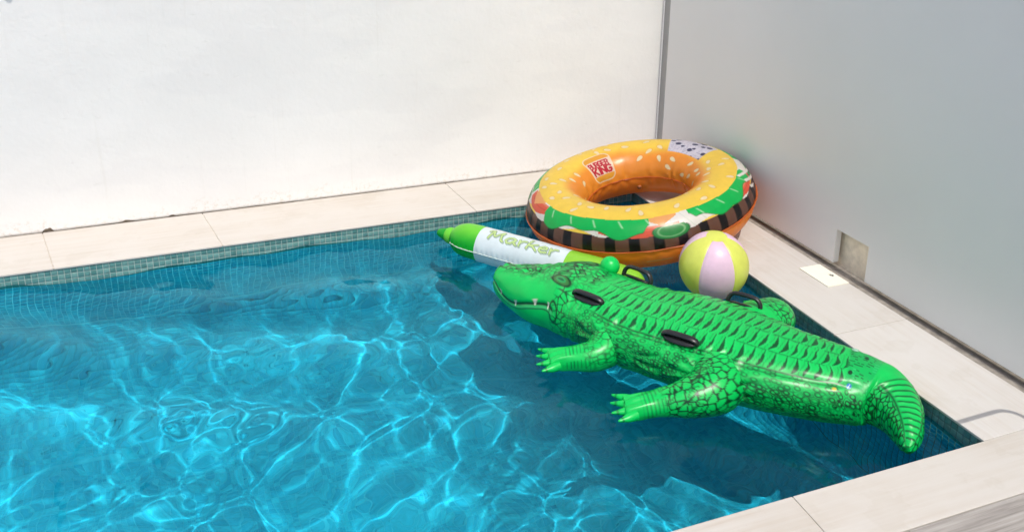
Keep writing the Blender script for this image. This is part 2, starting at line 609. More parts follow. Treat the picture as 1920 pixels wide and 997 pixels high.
random.seed(4)
OV, JG = 0.006, 0.0016   # overhang over the tiles, half joint
def row_x(js, y0, y1, skew):
    out = []
    for (a, sa), (b_, sb) in zip(zip(js[:-1], skew[:-1]), zip(js[1:], skew[1:])):
        out.append([(a + JG + sa, y0), (b_ - JG + sb, y0), (b_ - JG - sb, y1), (a + JG - sa, y1)])
    return out


jx = [PX0 - 0.4, -2.00, -1.29, -0.584, 0.137, 1.408, 2.03, COP_X1]
coping_row("far_coping", row_x(jx, PY1 - OV, WALL_Y + 0.004, [0, .04, .04, .042, .033, .016, .01, 0]), M_STONE_X)
jy = [PY0 - OV, 2.471, 3.326, PY1 - OV]
coping_row("side_coping", [[(PX1 - OV, a + JG), (COP_X1, a + JG), (COP_X1, b_ - JG), (PX1 - OV, b_ - JG)] for a, b_ in zip(jy[:-1], jy[1:])], M_STONE_Y)
jn = [PX0 - 0.4, -1.92, -1.22, -0.52, 0.18, 0.88, 1.578, COP_X1]
coping_row("near_coping", row_x(jn, DECK_Y, PY0 - OV, [0] + [-.006] * 6 + [0]), M_STONE_X)
structure("coping_mortar_bed", mesh_np("coping_mortar_bed",
    [(PX0 - .4, DECK_Y, -.0035), (COP_X1, DECK_Y, -.0035), (COP_X1, WALL_Y - .004, -.0035), (PX0 - .4, WALL_Y - .004, -.0035),
     (PX0 - .4, PY0 - OV - .003, -.0035), (PX1 - OV + .003, PY0 - OV - .003, -.0035), (PX1 - OV + .003, PY1 - OV + .003, -.0035), (PX0 - .4, PY1 - OV + .003, -.0035)],
    [(0, 1, 5, 4), (1, 2, 6, 5), (2, 3, 7, 6)]), M_JOINT)

# grey deck planks on the near side
dk = tag(empty("deck"), kind="structure")
w_ = 0.20
for r in range(7):
    off = (0.37 * r) % 1.2
    for c in range(5):
        x0 = -1.2 + c * 1.2 + off - 0.6
        y1 = DECK_Y - 0.003 - r * w_
        obj("plank", box_mesh("plank", x0 + .001, x0 + 1.199, y1 - w_ + .002, y1, -0.022, -0.001, 0.0015, 1), M_PLANK, dk)

# ------------------------------------------------------------------ white wall
def build_white_wall():
    x0, x1, top, th = PX0 - 0.6, 2.719, 3.0, 0.2
    root = empty("plaster_wall", (0, 0, 0))
    tag(root, "tall white plastered wall behind the pool with a chipped lower edge", "wall")
    n = 900
    xs = np.linspace(x0, x1, n)
    zb = 0.0014 + 0.0045 * vnoise(xs * 5, xs * 0, 3) * vnoise(xs * 1.3, xs * 0, 4) + 0.002 * vnoise(xs * 40, xs * 0, 5)
    for c, w, h in ((-0.60, 0.026, 0.026), (-0.245, 0.04, 0.014), (-0.04, 0.022, 0.012), (0.55, 0.06, 0.006), (0.95, 0.1, 0.004)):
        d = np.abs(xs - c) / w
        zb = np.maximum(zb, np.where(d < 1, h * (1 - d ** 2) * (0.6 + 0.6 * vnoise(xs * 70, xs * 0, 8)), 0))
    rows = [0.0, 0.01, 0.03, 0.08, 0.25, 0.6, 1.2, 2.0, 3.0]
    V = []
    for i, zz in enumerate(rows):
        z = zb if i == 0 else np.maximum(zb + 0.002 * i, np.full(n, zz + 0.005))
        wob = 0.0025 * (vnoise(xs * 2.1, np.full(n, zz * 3), 2) - 0.5)
        V.append(np.stack([xs, WALL_Y + wob, np.minimum(z, top)], -1))
    V.insert(0, np.stack([xs, np.full(n, WALL_Y + 0.03), zb + 0.002], -1))      # underside lip
    V = np.array(V)
    F = grid_faces(len(V), n)
    me = mesh_np("render_coat", V.reshape(-1, 3), F)
    me.flip_normals() if me.polygons[0].normal.y > 0 else None
    obj("render_coat", me, M_PLASTER, root)
    obj("core", box_mesh("core", x0, x1, WALL_Y + 0.02, WALL_Y + th, -0.05, top), M_BRICKDUST, root)


M_BRICKDUST = mat_simple("exposed_mortar", (0.52, 0.41, 0.30), 0.95, 0.1, 0.3)
M_GREYPOST = mat_simple("grey_painted_aluminium", (0.36, 0.35, 0.34), 0.45, 0.4, 0.04)
M_DARKMETAL = mat_simple("dark_grey_metal", (0.055, 0.065, 0.065), 0.4, 0.5, 0.05)
build_white_wall()

# ------------------------------------------------------------------ grey panel wall with its notch
def build_panel_wall():
    root = empty("panel_wall", (PANEL_X, 2.0, 0))
    tag(root, "tall satin grey panel wall with a square notch at its foot", "wall")
    inv = Matrix.Translation((-PANEL_X, -2.0, 0))
    X, T = PANEL_X, 0.03
    ya, yb, top, zb = -1.2, 4.475, 3.0, 0.028
    n0, n1, nz = 2.750, 2.951, 0.19
    bm = bmesh.new()
    pts = [(ya, zb), (n0, zb), (n0, nz), (n1, nz), (n1, zb), (yb, zb), (yb, top), (ya, top)]
    fr = [bm.verts.new((X, y, z)) for y, z in pts]
    bk = [bm.verts.new((X + T, y, z)) for y, z in pts]
    def quadset(v, flip):
        for ids in ((0, 1, 2, 7), (2, 3, 6, 7), (3, 4, 5, 6)):
            f = [v[i] for i in ids]
            bm.faces.new(f if not flip else f[::-1])
    quadset(fr, True); quadset(bk, False)
    for i in range(8):
        j = (i + 1) % 8
        bm.faces.new((fr[i], fr[j], bk[j], bk[i]))
    bmesh.ops.recalc_face_normals(bm, faces=bm.faces)
    me = bpy.data.meshes.new("panel"); bm.to_mesh(me); bm.free()
    me.transform(inv)
    obj("panel", me, M_PANEL, root)
    def part(name, b6, mat, bev=0.0):
        m_ = box_mesh(name, *b6, bevel=bev); m_.transform(inv); return obj(name, m_, mat, root)
    part("base_channel", (COP_X1 + 0.001, PANEL_X + 0.10, ya, 4.55, -0.04, -0.004), M_CHANNEL)
    part("backing", (PANEL_X + 0.055, PANEL_X + 0.16, ya, 4.55, -0.004, top), M_NOTCHBACK)
    part("corner_post", (PANEL_X + 0.010, PANEL_X + 0.07, 4.488, 4.552, -0.003, top), M_GREYPOST, 0.002)
    part("corner_bead", (PANEL_X - 0.002, PANEL_X + 0.03, 4.4755, 4.4845, -0.003, top), M_GREYPOST, 0.001)


M_CHANNEL = mat_simple("weathered_base_channel", (0.30, 0.27, 0.235), 0.85, 0.2, 0.3)
M_NOTCHBACK = mat_simple("beige_block_backing", (0.86, 0.75, 0.60), 0.9, 0.2, 0.15)
build_panel_wall()

# ------------------------------------------------------------------ inflatable crocodile: spine stations x, y, z, half width, half height
CROC = np.array([
    (1.270, 3.362, 0.002, 0.012, 0.012), (1.273, 3.355, 0.002, 0.044, 0.042), (1.284, 3.332, 0.003, 0.070, 0.066),
    (1.322, 3.258, 0.006, 0.106, 0.096), (1.392, 3.165, 0.006, 0.160, 0.118),
    (1.482, 3.068, 0.011, 0.195, 0.129), (1.566, 2.934, 0.010, 0.215, 0.126), (1.652, 2.771, 0.008, 0.245, 0.125), (1.765, 2.628, 0.012, 0.268, 0.129),
    (1.865, 2.482, 0.013, 0.256, 0.130), (1.958, 2.350, 0.009, 0.228, 0.126), (2.047, 2.246, 0.004, 0.194, 0.120), (2.138, 2.156, 0.000, 0.162, 0.114),
    (2.196, 2.074, -0.006, 0.122, 0.104), (2.190, 1.985, -0.008, 0.080, 0.082), (2.146, 1.903, -0.012, 0.052, 0.058), (2.100, 1.850, -0.016, 0.026, 0.030),
    (2.080, 1.838, -0.017, 0.010, 0.010)])


def catmull(P, t):
    """P (n,k) control rows, t in [0, n-1] -> smooth interpolation"""
    n = len(P)
    i = np.clip(np.floor(t).astype(int), 0, n - 2); f = (t - i)[:, None]
    p = lambda j: P[np.clip(j, 0, n - 1)]
    p0, p1, p2, p3 = p(i - 1), p(i), p(i + 1), p(i + 2)
    return 0.5 * (2 * p1 + (p2 - p0) * f + (2 * p0 - 5 * p1 + 4 * p2 - p3) * f ** 2 + (3 * p1 - p0 - 3 * p2 + p3) * f ** 3)


def loft_frame(C, t):
    S = catmull(C, t)
    d = catmull(C, np.clip(t + 0.04, 0, len(C) - 1)) - catmull(C, np.clip(t - 0.04, 0, len(C) - 1))
    T = d[:, :3] / np.linalg.norm(d[:, :3], axis=1)[:, None]
    side = np.cross(T, (0, 0, 1.0)); side /= np.linalg.norm(side, axis=1)[:, None]
    up = np.cross(side, T)
    return S, T, side, up


def loft_point(C, t, al, expo=2.15):
    """al: 0 on top, + towards `side`"""
    S, T, side, up = loft_frame(C, t)
    c, s = np.cos(al), np.sin(al)
    e = 2.0 / expo
    cu = np.sign(c) * np.abs(c) ** e; su = np.sign(s) * np.abs(s) ** e
    w = np.maximum(S[:, 3], 1e-3); k = np.maximum(S[:, 4], 1e-3)
    return S[:, :3] + side * (w * su)[:, None] + up * (k * cu)[:, None], S, T, side, up


def srgb(r, g, b_, k=0.8):
    f = lambda c: ((c / 255 + 0.055) / 1.055) ** 2.4 if c > 10 else c / 255 / 12.92
    return np.array([f(r), f(g), f(b_)]) * k


def mat_vinyl(name, rough=0.34, transl=0.24, wrinkle=0.16):
    """thin glossy vinyl; the printed colours come from the mesh attribute `print`"""
    m, nt, p = new_mat(name)
    at = node(nt, "ShaderNodeAttribute", attribute_name="print")
    n = mapped_noise(nt, (18, 18, 18), 4, 0.6)
    k = ramp(nt, n.outputs[0], [(0.3, (0.93,) * 3), (0.7, (1.04,) * 3)])
    col = mixrgb(nt, 1.0, at.outputs["Color"], k.outputs[0], 'MULTIPLY')
    nt.links.new(col, p.inputs["Base Color"])
    p.inputs["Roughness"].default_value = rough
    p.inputs["Specular IOR Level"].default_value = 0.5
    w = mapped_noise(nt, (9, 9, 9), 3, 0.5)
    bump(nt, p, w.outputs[0], wrinkle, 0.012)
    tr = node(nt, "ShaderNodeBsdfTranslucent")
    nt.links.new(col, tr.inputs["Color"])
    mx = node(nt, "ShaderNodeMixShader")
    mx.inputs[0].default_value = transl
    nt.links.new(p.outputs[0], mx.inputs[1]); nt.links.new(tr.outputs[0], mx.inputs[2])
    nt.links.new(mx.outputs[0], nt.nodes["Material Output"].inputs["Surface"])
    return m


M_VINYL = mat_vinyl("printed_vinyl")
M_BLACKRUBBER = mat_simple("black_moulded_plastic", (0.012, 0.012, 0.013), 0.35, 0.5, 0.1)

GREEN = np.array((0.001, 0.60, 0.105)); DARK = np.array((0.002, 0.050, 0.014)); PALE = np.array((0.05, 0.56, 0.20))


def lerp(c, d, m):
    return c * (1 - m[:, None]) + np.asarray(d) * m[:, None]


def vinyl(name, V, F, rgb, parent, mat=None, flip=False):
    me = mesh_np(name, V, F)
    if flip:
        me.flip_normals()
    color_attr(me, rgb)
    o = obj(name, me, mat or M_VINYL, parent, smooth=True)
    o.cycles.is_caustics_receiver = True
    return o


def local(root, V):
    """world points -> the frame of an Empty with a plain location"""
    return np.asarray(V) - np.array(root.location)


def arc_length(C, t):
    S = catmull(C, t)[:, :3]
    return np.concatenate([[0], np.cumsum(np.linalg.norm(np.diff(S, axis=0), axis=1))])


def build_croc():
    root = empty("inflatable_crocodile", (1.8, 2.6, WATER_Z))
    tag(root, "large green inflatable crocodile with black handles floating on the pool", "pool float")
    nt_, na = 800, 320
    t = np.linspace(0.0, len(CROC) - 1, nt_)
    # denser rows at both ends
    al = np.linspace(-np.pi, np.pi, na + 1)[:-1]
    Tt, Al = [a.ravel() for a in np.meshgrid(t, al, indexing='ij')]
    P, S, T, side, up = loft_point(CROC, Tt, Al)
    s = np.repeat(arc_length(CROC, t), na)
    # outward direction, a brow over each eye, crease puckers along the flank welds
    out = side * np.sin(Al)[:, None] + up * np.cos(Al)[:, None]
    deg = np.degrees(Al)
    g2 = lambda tc, ac, st, sa: np.exp(-((Tt - tc) / st) ** 2 - ((deg - ac) / sa) ** 2)
    h = 0.020 * g2(5.0, 30, 0.45, 22) + 0.014 * g2(5.1, -36, 0.4, 18)
    h += 0.010 * (vnoise(s * 42, deg * 0.075, 61) - 0.5) * np.exp(-((deg + 8) / 44) ** 4) * smoothstep(1.2, 1.8, Tt) * smoothstep(6.0, 5.4, Tt)
    h += 0.012 * g2(1.7, 28, 0.5, 26) + 0.012 * g2(1.7, -28, 0.5, 26)            # nostrils
    h -= 0.012 * np.exp(-((Tt - 3.5) / 0.7) ** 2) * np.exp(-(deg / 40) ** 2)       # dip of the snout
    h += -0.006 * np.exp(-((deg - mouth_deg(Tt)) / 5.0) ** 2) * smoothstep(5.4, 4.9, Tt)
    bodyz = smoothstep(5.8, 6.6, Tt) * smoothstep(12.6, 11.8, Tt)
    seam = np.exp(-((np.abs(deg) - 50) / 7.0) ** 2)
    h += bodyz * seam * (-0.006 + 0.0022 * np.sin(s * 2 * np.pi / 0.037 + 3.0 * vnoise(s * 9, deg * 0, 3)) * smoothstep(10.2, 8.5, Tt))
    h += bodyz * np.exp(-(deg / 38) ** 4) * 0.0007 * np.sin(s * 2 * np.pi / 0.037)
    h += 0.004 * (vnoise(s * 14, deg * 0.05, 7) - 0.5) * smoothstep(0.5, 1.5, Tt)
    tailz = smoothstep(13.0, 13.8, Tt)
    h += tailz * 0.0008 * np.sin(s * 2 * np.pi / 0.022)
    # puckers where the tail bends
    h += 0.005 * np.exp(-((Tt - 13.6) / 0.6) ** 2) * np.exp(-((deg - 75) / 40) ** 2) * np.sin(s * 2 * np.pi / 0.03)
    # folds that fan out from the leg roots and the neck
    for tc, ac, st_, sa in ((7.0, 82, 0.75, 30), (9.0, 84, 0.85, 30), (7.0, -82, 0.7, 30), (9.1, -84, 0.85, 30)):
        dx, dy = (Tt - tc) * 0.17, np.radians(deg - ac) * 0.2
        an = np.arctan2(dy, dx); rd = np.hypot(dx, dy)
        fold = np.sin(an * 13 + 2.5 * vnoise(an * 4 + 20, rd * 12, 51)) * (0.3 + vnoise(an * 5 + 30, rd * 0, 52))
        h += 0.0042 * fold * np.exp(-((rd - 0.12) / 0.05) ** 2)
    fold = np.sin(s * 2 * np.pi / 0.05 + 4 * vnoise(s * 5, deg * 0.03, 53))
    h += 0.003 * fold * np.exp(-((Tt - 5.75) / 0.35) ** 2) * smoothstep(20, 60, np.abs(deg))
    h += 0.0035 * np.sin(s * 2 * np.pi / 0.06 + np.radians(deg) * 2) * vnoise(s * 7, deg * 0.04, 54) * np.exp(-((Tt - 12.9) / 0.6) ** 2)
    P = P + out * h[:, None]
    V = np.vstack([local(root, P)])
    F = grid_faces(nt_, na, wrap_v=True)
    rgb = croc_print(Tt, deg, s, S)
    o = vinyl("body", V, F, rgb, root)
    # blunt closing fans at snout and tail tip are tiny; fill them with one ring to a centre point
    bm = bmesh.new(); bm.from_mesh(o.data)
    bmesh.ops.holes_fill(bm, edges=[e for e in bm.edges if e.is_boundary], sides=0)
    bmesh.ops.recalc_face_normals(bm, faces=bm.faces)
    bm.to_mesh(o.data); bm.free()

    legs = (
        [(1.575, 2.885, 0.03, .085, .085), (1.515, 2.785, 0.010, .085, .084), (1.466, 2.712, -.006, .080, .078), (1.395, 2.682, -.018, .062, .058),
         (1.310, 2.706, -.026, .048, .043), (1.262, 2.724, -.031, .050, .034), (1.236, 2.733, -.033, .052, .024), (1.229, 2.735, -.033, .04, .010)],
        [(1.815, 2.455, 0.03, .105, .10), (1.738, 2.380, 0.012, .108, .096), (1.674, 2.315, 0.006, .098, .088), (1.578, 2.304, -.004, .076, .066),
         (1.475, 2.332, -.018, .053, .044), (1.400, 2.352, -.031, .051, .036), (1.360, 2.366, -.034, .053, .025), (1.352, 2.369, -.034, .04, .010)],
        [(1.760, 2.885, 0.0, .070, .060), (1.830, 2.945, -.03, .072, .060), (1.872, 2.985, -.04, .066, .052), (1.862, 3.050, -.05, .055, .040),
         (1.835, 3.100, -.055, .048, .03), (1.832, 3.106, -.055, .02, .012)],
        [(1.970, 2.560, 0.03, .10, .09), (2.070, 2.610, 0.020, .105, .09), (2.150, 2.645, 0.006, .10, .085), (2.195, 2.710, -.012, .085, .070),
         (2.175, 2.780, -.035, .06, .042), (2.172, 2.830, -.038, .05, .028), (2.171, 2.838, -.038, .02, .012)])
    for li, L in enumerate(legs):
        L = np.array(L)
        n1, n2 = 200, 120
        t1 = np.linspace(0, len(L) - 1, n1)
        a1 = np.linspace(-np.pi, np.pi, n2 + 1)[:-1]
        Ta, Aa = [a.ravel() for a in np.meshgrid(t1, a1, indexing='ij')]
        P, S, T, side, up = loft_point(L, Ta, Aa, 2.05)
        sl = np.repeat(arc_length(L, t1), n2)
        tot = sl.max()
        out = side * np.sin(Aa)[:, None] + up * np.cos(Aa)[:, None]
        hh = 0.003 * (vnoise(sl * 30, np.degrees(Aa) * 0.03, 30 + li) - 0.5)
        foot = smoothstep(tot - 0.12, tot - 0.03, sl)
        hh += foot * 0.004 * np.cos(np.sin(Aa) * 9.0)
        P = P + out * hh[:, None]
        leg = vinyl("leg", local(root, P), grid_faces(n1, n2, wrap_v=True), leg_print(Ta, np.degrees(Aa), sl, S, li), root)
        bm = bmesh.new(); bm.from_mesh(leg.data)
        bmesh.ops.holes_fill(bm, edges=[e for e in bm.edges if e.is_boundary], sides=0)
        bmesh.ops.recalc_face_normals(bm, faces=bm.faces)
        bm.to_mesh(leg.data); bm.free()
        # toes
        S, T, side, up = loft_frame(L, np.array([len(L) - 2.0]))
        for q, (lat, ln) in enumerate(((-0.044, .045), (-0.015, .055), (0.016, .052), (0.044, .048))):
            o_ = S[0, :3] + side[0] * lat - T[0] * 0.03
            dirn = T[0] + side[0] * lat * 11.0; dirn /= np.linalg.norm(dirn)
            C = np.array([[*(o_ + dirn * d + np.array((0, 0, dz))), r, r2] for d, r, r2, dz in
                          ((0, .017, .018, 0), (.03, .016, .015, 0), (.03 + ln * .5, .010, .009, .001), (.03 + ln * .9, .0045, .004, .002), (.03 + ln, .001, .001, .002))])
            tt = np.linspace(0, 4, 26); aa = np.linspace(-np.pi, np.pi, 17)[:-1]
            A, B = [x.ravel() for x in np.meshgrid(tt, aa, indexing='ij')]
            Pt = loft_point(C, A, B, 2.0)[0]
            cl = np.repeat(GREEN[None] * 1.04, len(A), 0)
            cl = lerp(cl, DARK, 0.75 * smoothstep(2.0, 2.2, A) * smoothstep(2.5, 2.3, A))
            vinyl("toe", local(leg, local(root, Pt)), grid_faces(26, 16, wrap_v=True), cl, leg)
    # eye knob standing up on the far brow and the bulge of the near eye
    for (tc, ac, r, sink) in ((5.55, -38, 0.041, 0.012),):
        P, S, T, side, up = loft_point(CROC, np.array([tc]), np.radians(np.array([ac], float)))
        n_ = side[0] * math.sin(math.radians(ac)) + up[0] * math.cos(math.radians(ac))
        c = P[0] + n_ * (sink + 0.008)
        bm = bmesh.new(); bmesh.ops.create_uvsphere(bm, u_segments=40, v_segments=24, radius=r)
        me = bpy.data.meshes.new("eye_bulge"); bm.to_mesh(me); bm.free()
        co = np.array([v.co for v in me.vertices])
        # flatten along the head for the near one
        rgb = np.repeat(GREEN[None] * 1.05, len(co), 0)
        me.transform(Matrix.Translation(Vector(local(root, c))))
        color_attr(me, rgb)
        obj("eye_bulge", me, M_VINYL, root, smooth=True)
    # handles: moulded plate with an arched grip
    for (tc, ac) in ((6.0, 35), (8.25, 43), (6.2, -46), (8.75, -50)):
        P, S, T, side, up = loft_point(CROC, np.array([tc]), np.radians(np.array([float(ac)])))
        P2 = loft_point(CROC, np.array([tc, tc]), np.radians(np.array([ac - 3.0, ac + 3.0])))[0]
        tx = T[0]; bi = P2[1] - P2[0]; bi /= np.linalg.norm(bi)
        nn = np.cross(bi, tx)
        if nn @ (side[0] * math.sin(math.radians(ac)) + up[0] * math.cos(math.radians(ac))) < 0: nn = -nn
        Mx = Matrix((Vector(tx), Vector(bi), Vector(nn))).transposed().to_4x4()
        Mx.translation = Vector(local(root, P[0] + nn * 0.002))
        n2 = nn + np.array((0, 0, 1.6 if ac < 0 else 0.2)); n2 -= tx * (n2 @ tx); n2 /= np.linalg.norm(n2)   # the far grips stand up
        Mg = Matrix((Vector(tx), Vector(np.cross(n2, tx)), Vector(n2))).transposed().to_4x4()
        Mg.translation = Mx.translation
        plate = bmesh.new()
        bmesh.ops.create_uvsphere(plate, u_segments=32, v_segments=12, radius=1.0)
        for v in plate.verts:
            sx = math.copysign(abs(v.co.x) ** 0.75, v.co.x)
            v.co = Vector((sx * 0.066, v.co.y * 0.027, v.co.z * 0.008))
        pm = bpy.data.meshes.new("handle"); plate.to_mesh(pm); plate.free(); pm.transform(Mx)
        hd = obj("handle", pm, M_BLACKRUBBER, root, smooth=True)
        path = [(-.066, -.002), (-.062, .022), (-.046, .038), (-.016, .042), (.016, .042), (.046, .038), (.062, .022), (.066, -.002)]
        V_, ring = [], 10
        pts = catmull(np.array(path), np.linspace(0, 7, 36))
        for i in range(36):
            d = pts[min(i + 1, 35)] - pts[max(i - 1, 0)]; d /= np.linalg.norm(d)
            nrm = np.array((-d[1], d[0]))
            for j in range(ring):
                a = 2 * math.pi * j / ring
                V_.append((pts[i, 0] + nrm[0] * .0085 * math.cos(a), .012 * math.sin(a), pts[i, 1] + nrm[1] * .0085 * math.cos(a)))
        V_ = np.array(V_); V_[:, 2] *= 1.0 if ac < 0 else 0.5          # the near grips lie almost flat
        gm = mesh_np("grip", V_, grid_faces(36, ring, wrap_v=True)); gm.transform(Mg)
        obj("grip", gm, M_BLACKRUBBER, hd, smooth=True)
    # inflation valve near the tail
    P, S, T, side, up = loft_point(CROC, np.array([11.9]), np.radians(np.array([-22.0])))
    n_ = side[0] * math.sin(math.radians(-22)) + up[0] * math.cos(math.radians(-22))
    bm = bmesh.new(); bmesh.ops.create_cone(bm, cap_ends=True, segments=20, radius1=0.014, radius2=0.011, depth=0.008)
    bmesh.ops.bevel(bm, geom=list(bm.edges), offset=0.0015, segments=1, affect='EDGES')
    me = bpy.data.meshes.new("valve"); bm.to_mesh(me); bm.free()
    Mx = Vector(n_).to_track_quat('Z', 'Y').to_matrix().to_4x4(); Mx.translation = Vector(local(root, P[0] + n_ * 0.003)); me.transform(Mx)
    color_attr(me, np.array((0.35, 0.62, 0.45)))
    obj("valve", me, M_VINYL, root, smooth=True)
    return root


def mouth_deg(t):
    return 85 + 12 * np.sin(t * 2.3 + 0.6) - 6 * smoothstep(4.2, 5.2, t)


def croc_print(t, deg, s, S):
    n = len(t)
    c = np.repeat(GREEN[None], n, 0).copy()
    ad = np.abs(deg)
    gir = S[:, 3] * np.radians(deg) * 0.9                       # rough arc distance across the body
    # --- back scutes
    back = smoothstep(5.9, 6.3, t) * smoothstep(12.1, 11.7, t)
    row_w = 24.0
    rr = (deg + 48) / row_w
    ri = np.floor(rr); rv = rr - ri
    inb = ((deg > -52) & (deg < 47)).astype(float)
    u = s / 0.034 + 0.47 * ri + 0.30 * rv ** 2 + 0.22 * (vnoise(s * 22, deg * 0.12, 4) - 0.5)
    f = u - np.floor(u)
    wid = 0.05 + 0.30 * np.sin(np.pi * np.clip(rv, 0, 1) ** 1.7) * (0.6 + 0.8 * hash2(np.floor(u), ri, 6))
    leaf = smoothstep(0.0, 0.05, f) * smoothstep(wid + 0.07, wid, f)
    c = lerp(c, DARK, 0.93 * leaf * back * inb)
    edge = np.exp(-((f - wid - 0.16) / 0.05) ** 2)
    c = lerp(c, PALE * 1.25, 0.3 * edge * back * inb)
    thin = np.exp(-((f - 0.70 - 0.06 * np.sin(rv * 6.28)) / 0.045) ** 2) * (vnoise(s * 40, deg * 0.2, 12) > 0.3)
    c = lerp(c, DARK * 2.0, 0.5 * thin * back * inb)
    rowline = np.exp(-((rv - 0.03) / 0.05) ** 2) * (vnoise(s * 60, ri, 9) > 0.35)
    c = lerp(c, DARK * 1.6, 0.55 * rowline * back * inb)
    # --- flank: line, hooked scales, darker net lower down
    fl = smoothstep(5.6, 6.2, t) * smoothstep(13.1, 12.2, t) * smoothstep(46, 50, ad)
    ln = np.exp(-((ad - 48.5) / 1.3) ** 2) + 0.8 * np.exp(-((ad - 53.5) / 1.0) ** 2)
    c = lerp(c, DARK, np.clip(0.9 * ln * smoothstep(6.0, 6.6, t) * smoothstep(11.9, 11.6, t), 0, 1))
    cs = 0.025
    f1, f2, cid = voronoi(s / cs, gir / cs, 0.8, 20)
    hook = np.exp(-((f1 - 0.34) / 0.12) ** 2) * (0.35 + 0.65 * smoothstep(-0.3, 0.4, np.sin(6.28 * cid) + 0.6))
    dens = 0.75 + 0.35 * vnoise(s * 6, deg * 0.06, 15)
    c = lerp(c, DARK * 1.1, np.clip(0.95 * hook * fl * dens, 0, 1))
    net = smoothstep(0.24, 0.08, f2 - f1)
    low = smoothstep(60, 76, ad) * smoothstep(118, 100, ad) * fl * smoothstep(0.2, 0.5, vnoise(s * 9, deg * 0.03, 17) + 0.5 * smoothstep(9.0, 7.5, t))
    c = lerp(c, DARK, np.clip(0.9 * low * np.maximum(net, hook), 0, 1))
    # --- head: fine pebbles on top of the snout, wrinkles behind the jaw
    hd = smoothstep(6.1, 5.7, t)
    f1, f2, cid = voronoi(s / 0.023 + 2 * vnoise(s * 16, deg * 0.1, 2), gir / 0.021, 0.9, 40)
    peb = np.maximum(smoothstep(0.34, 0.10, f2 - f1), 0.55 * (cid > 0.62))
    top = np.exp(-((deg + 12) / 40) ** 4) * smoothstep(1.0, 1.5, t)
    msk = 0.6 + 0.5 * smoothstep(0.3, 0.55, vnoise(s * 25, deg * 0.06, 44))
    c = lerp(c, DARK, np.clip(1.0 * peb * top * hd * msk, 0, 1))
    f1, f2, cid = voronoi(s / 0.034, gir / 0.034, 0.95, 50)
    net2 = smoothstep(0.2, 0.07, f2 - f1)
    jaw = hd * smoothstep(4.9, 5.25, t) * smoothstep(20, 40, ad)
    c = lerp(c, DARK, np.clip(0.9 * net2 * jaw * (0.4 + 0.6 * (vnoise(s * 12, deg * .05, 8) > 0.4)), 0, 1))
    f1, f2, cid = voronoi(s / 0.016, gir / 0.018, 0.9, 60)
    c = lerp(c, DARK, np.clip(0.8 * smoothstep(0.25, 0.08, f2 - f1) * smoothstep(5.3, 5.7, t) * smoothstep(7.0, 6.4, t) * smoothstep(62, 75, ad) * smoothstep(120, 105, ad), 0, 1))
    # mouth with a pale lip and teeth
    md = mouth_deg(t)
    dm = ad - md
    inm = smoothstep(5.15, 5.05, t) * smoothstep(0.9, 1.2, t)
    c = lerp(c, PALE * 0.9, 0.6 * inm * smoothstep(-1, 2, dm) * smoothstep(12, 8, dm))
    c = lerp(c, DARK * 0.5, np.clip(inm * (np.exp(-(dm / 3.2) ** 2) + 0.75 * np.exp(-((dm - 9) / 1.4) ** 2)), 0, 1))
    for tt, dd in ((1.6, 0), (2.75, -1), (3.55, 1), (4.25, -1), (4.8, 2)):
        tooth = np.exp(-((t - tt) / (0.03 + 0.006 * np.clip(-dm, 0, 9))) ** 4) * smoothstep(-9, -7, dm - dd) * smoothstep(4.5, 3, dm - dd)
        c = lerp(c, (0.75, 0.75, 0.62), np.clip(tooth, 0, 1))
    # curl at the corner of the mouth
    rc = np.hypot((t - 5.12) / 0.20, (ad - md) / 15)
    c = lerp(c, DARK * 0.7, np.clip(np.exp(-((rc - 1) / 0.16) ** 2) * hd, 0, 1))
    # eye: ringed oval on the near and far brow
    for a0, t0 in ((27, 4.98), (-30, 4.98)):
        ex = (t - t0) / 0.36; ey = (deg - a0 - 3 * ex) / 8.0
        r = np.hypot(ex, ey)
        c = lerp(c, np.array((0.04, 0.20, 0.04)), smoothstep(1.0, 0.85, r))
        c = lerp(c, np.array((0.02, 0.36, 0.10)), smoothstep(0.62, 0.5, r))
        c = lerp(c, DARK * 0.4, np.clip(np.exp(-((r - 1.0) / 0.16) ** 2) + 0.7 * smoothstep(0.3, 0.2, np.hypot(ex * 0.6, ey)), 0, 1))
    # nostril curls
    for a0 in (24, -24):
        r = np.hypot((t - 1.75) / 0.22, (deg - a0) / 13)
        c = lerp(c, DARK, np.clip(0.9 * np.exp(-((r - 0.9) / 0.22) ** 2), 0, 1))
    # --- tail root: printed notes, small round marks, then ribbed tail
    zone = smoothstep(11.75, 11.85, t) * smoothstep(12.75, 12.65, t) * smoothstep(58, 52, ad)
    c = lerp(c, GREEN * np.array((1, 0.72, 0.9)), 0.7 * zone)
    li = np.floor(gir / 0.012); lf = gir / 0.012 - li
    wd = vnoise(s * 130, li * 3.7, 71)
    txt = (wd > 0.52) * smoothstep(0.15, 0.3, lf) * smoothstep(0.75, 0.6, lf)
    blk = hash2(np.floor(s / 0.05), np.floor(gir / 0.045), 77) > 0.35
    c = lerp(c, DARK, 0.75 * txt * zone * blk)
    c = lerp(c, PALE * 1.3, 0.35 * txt * zone * (1 - blk))
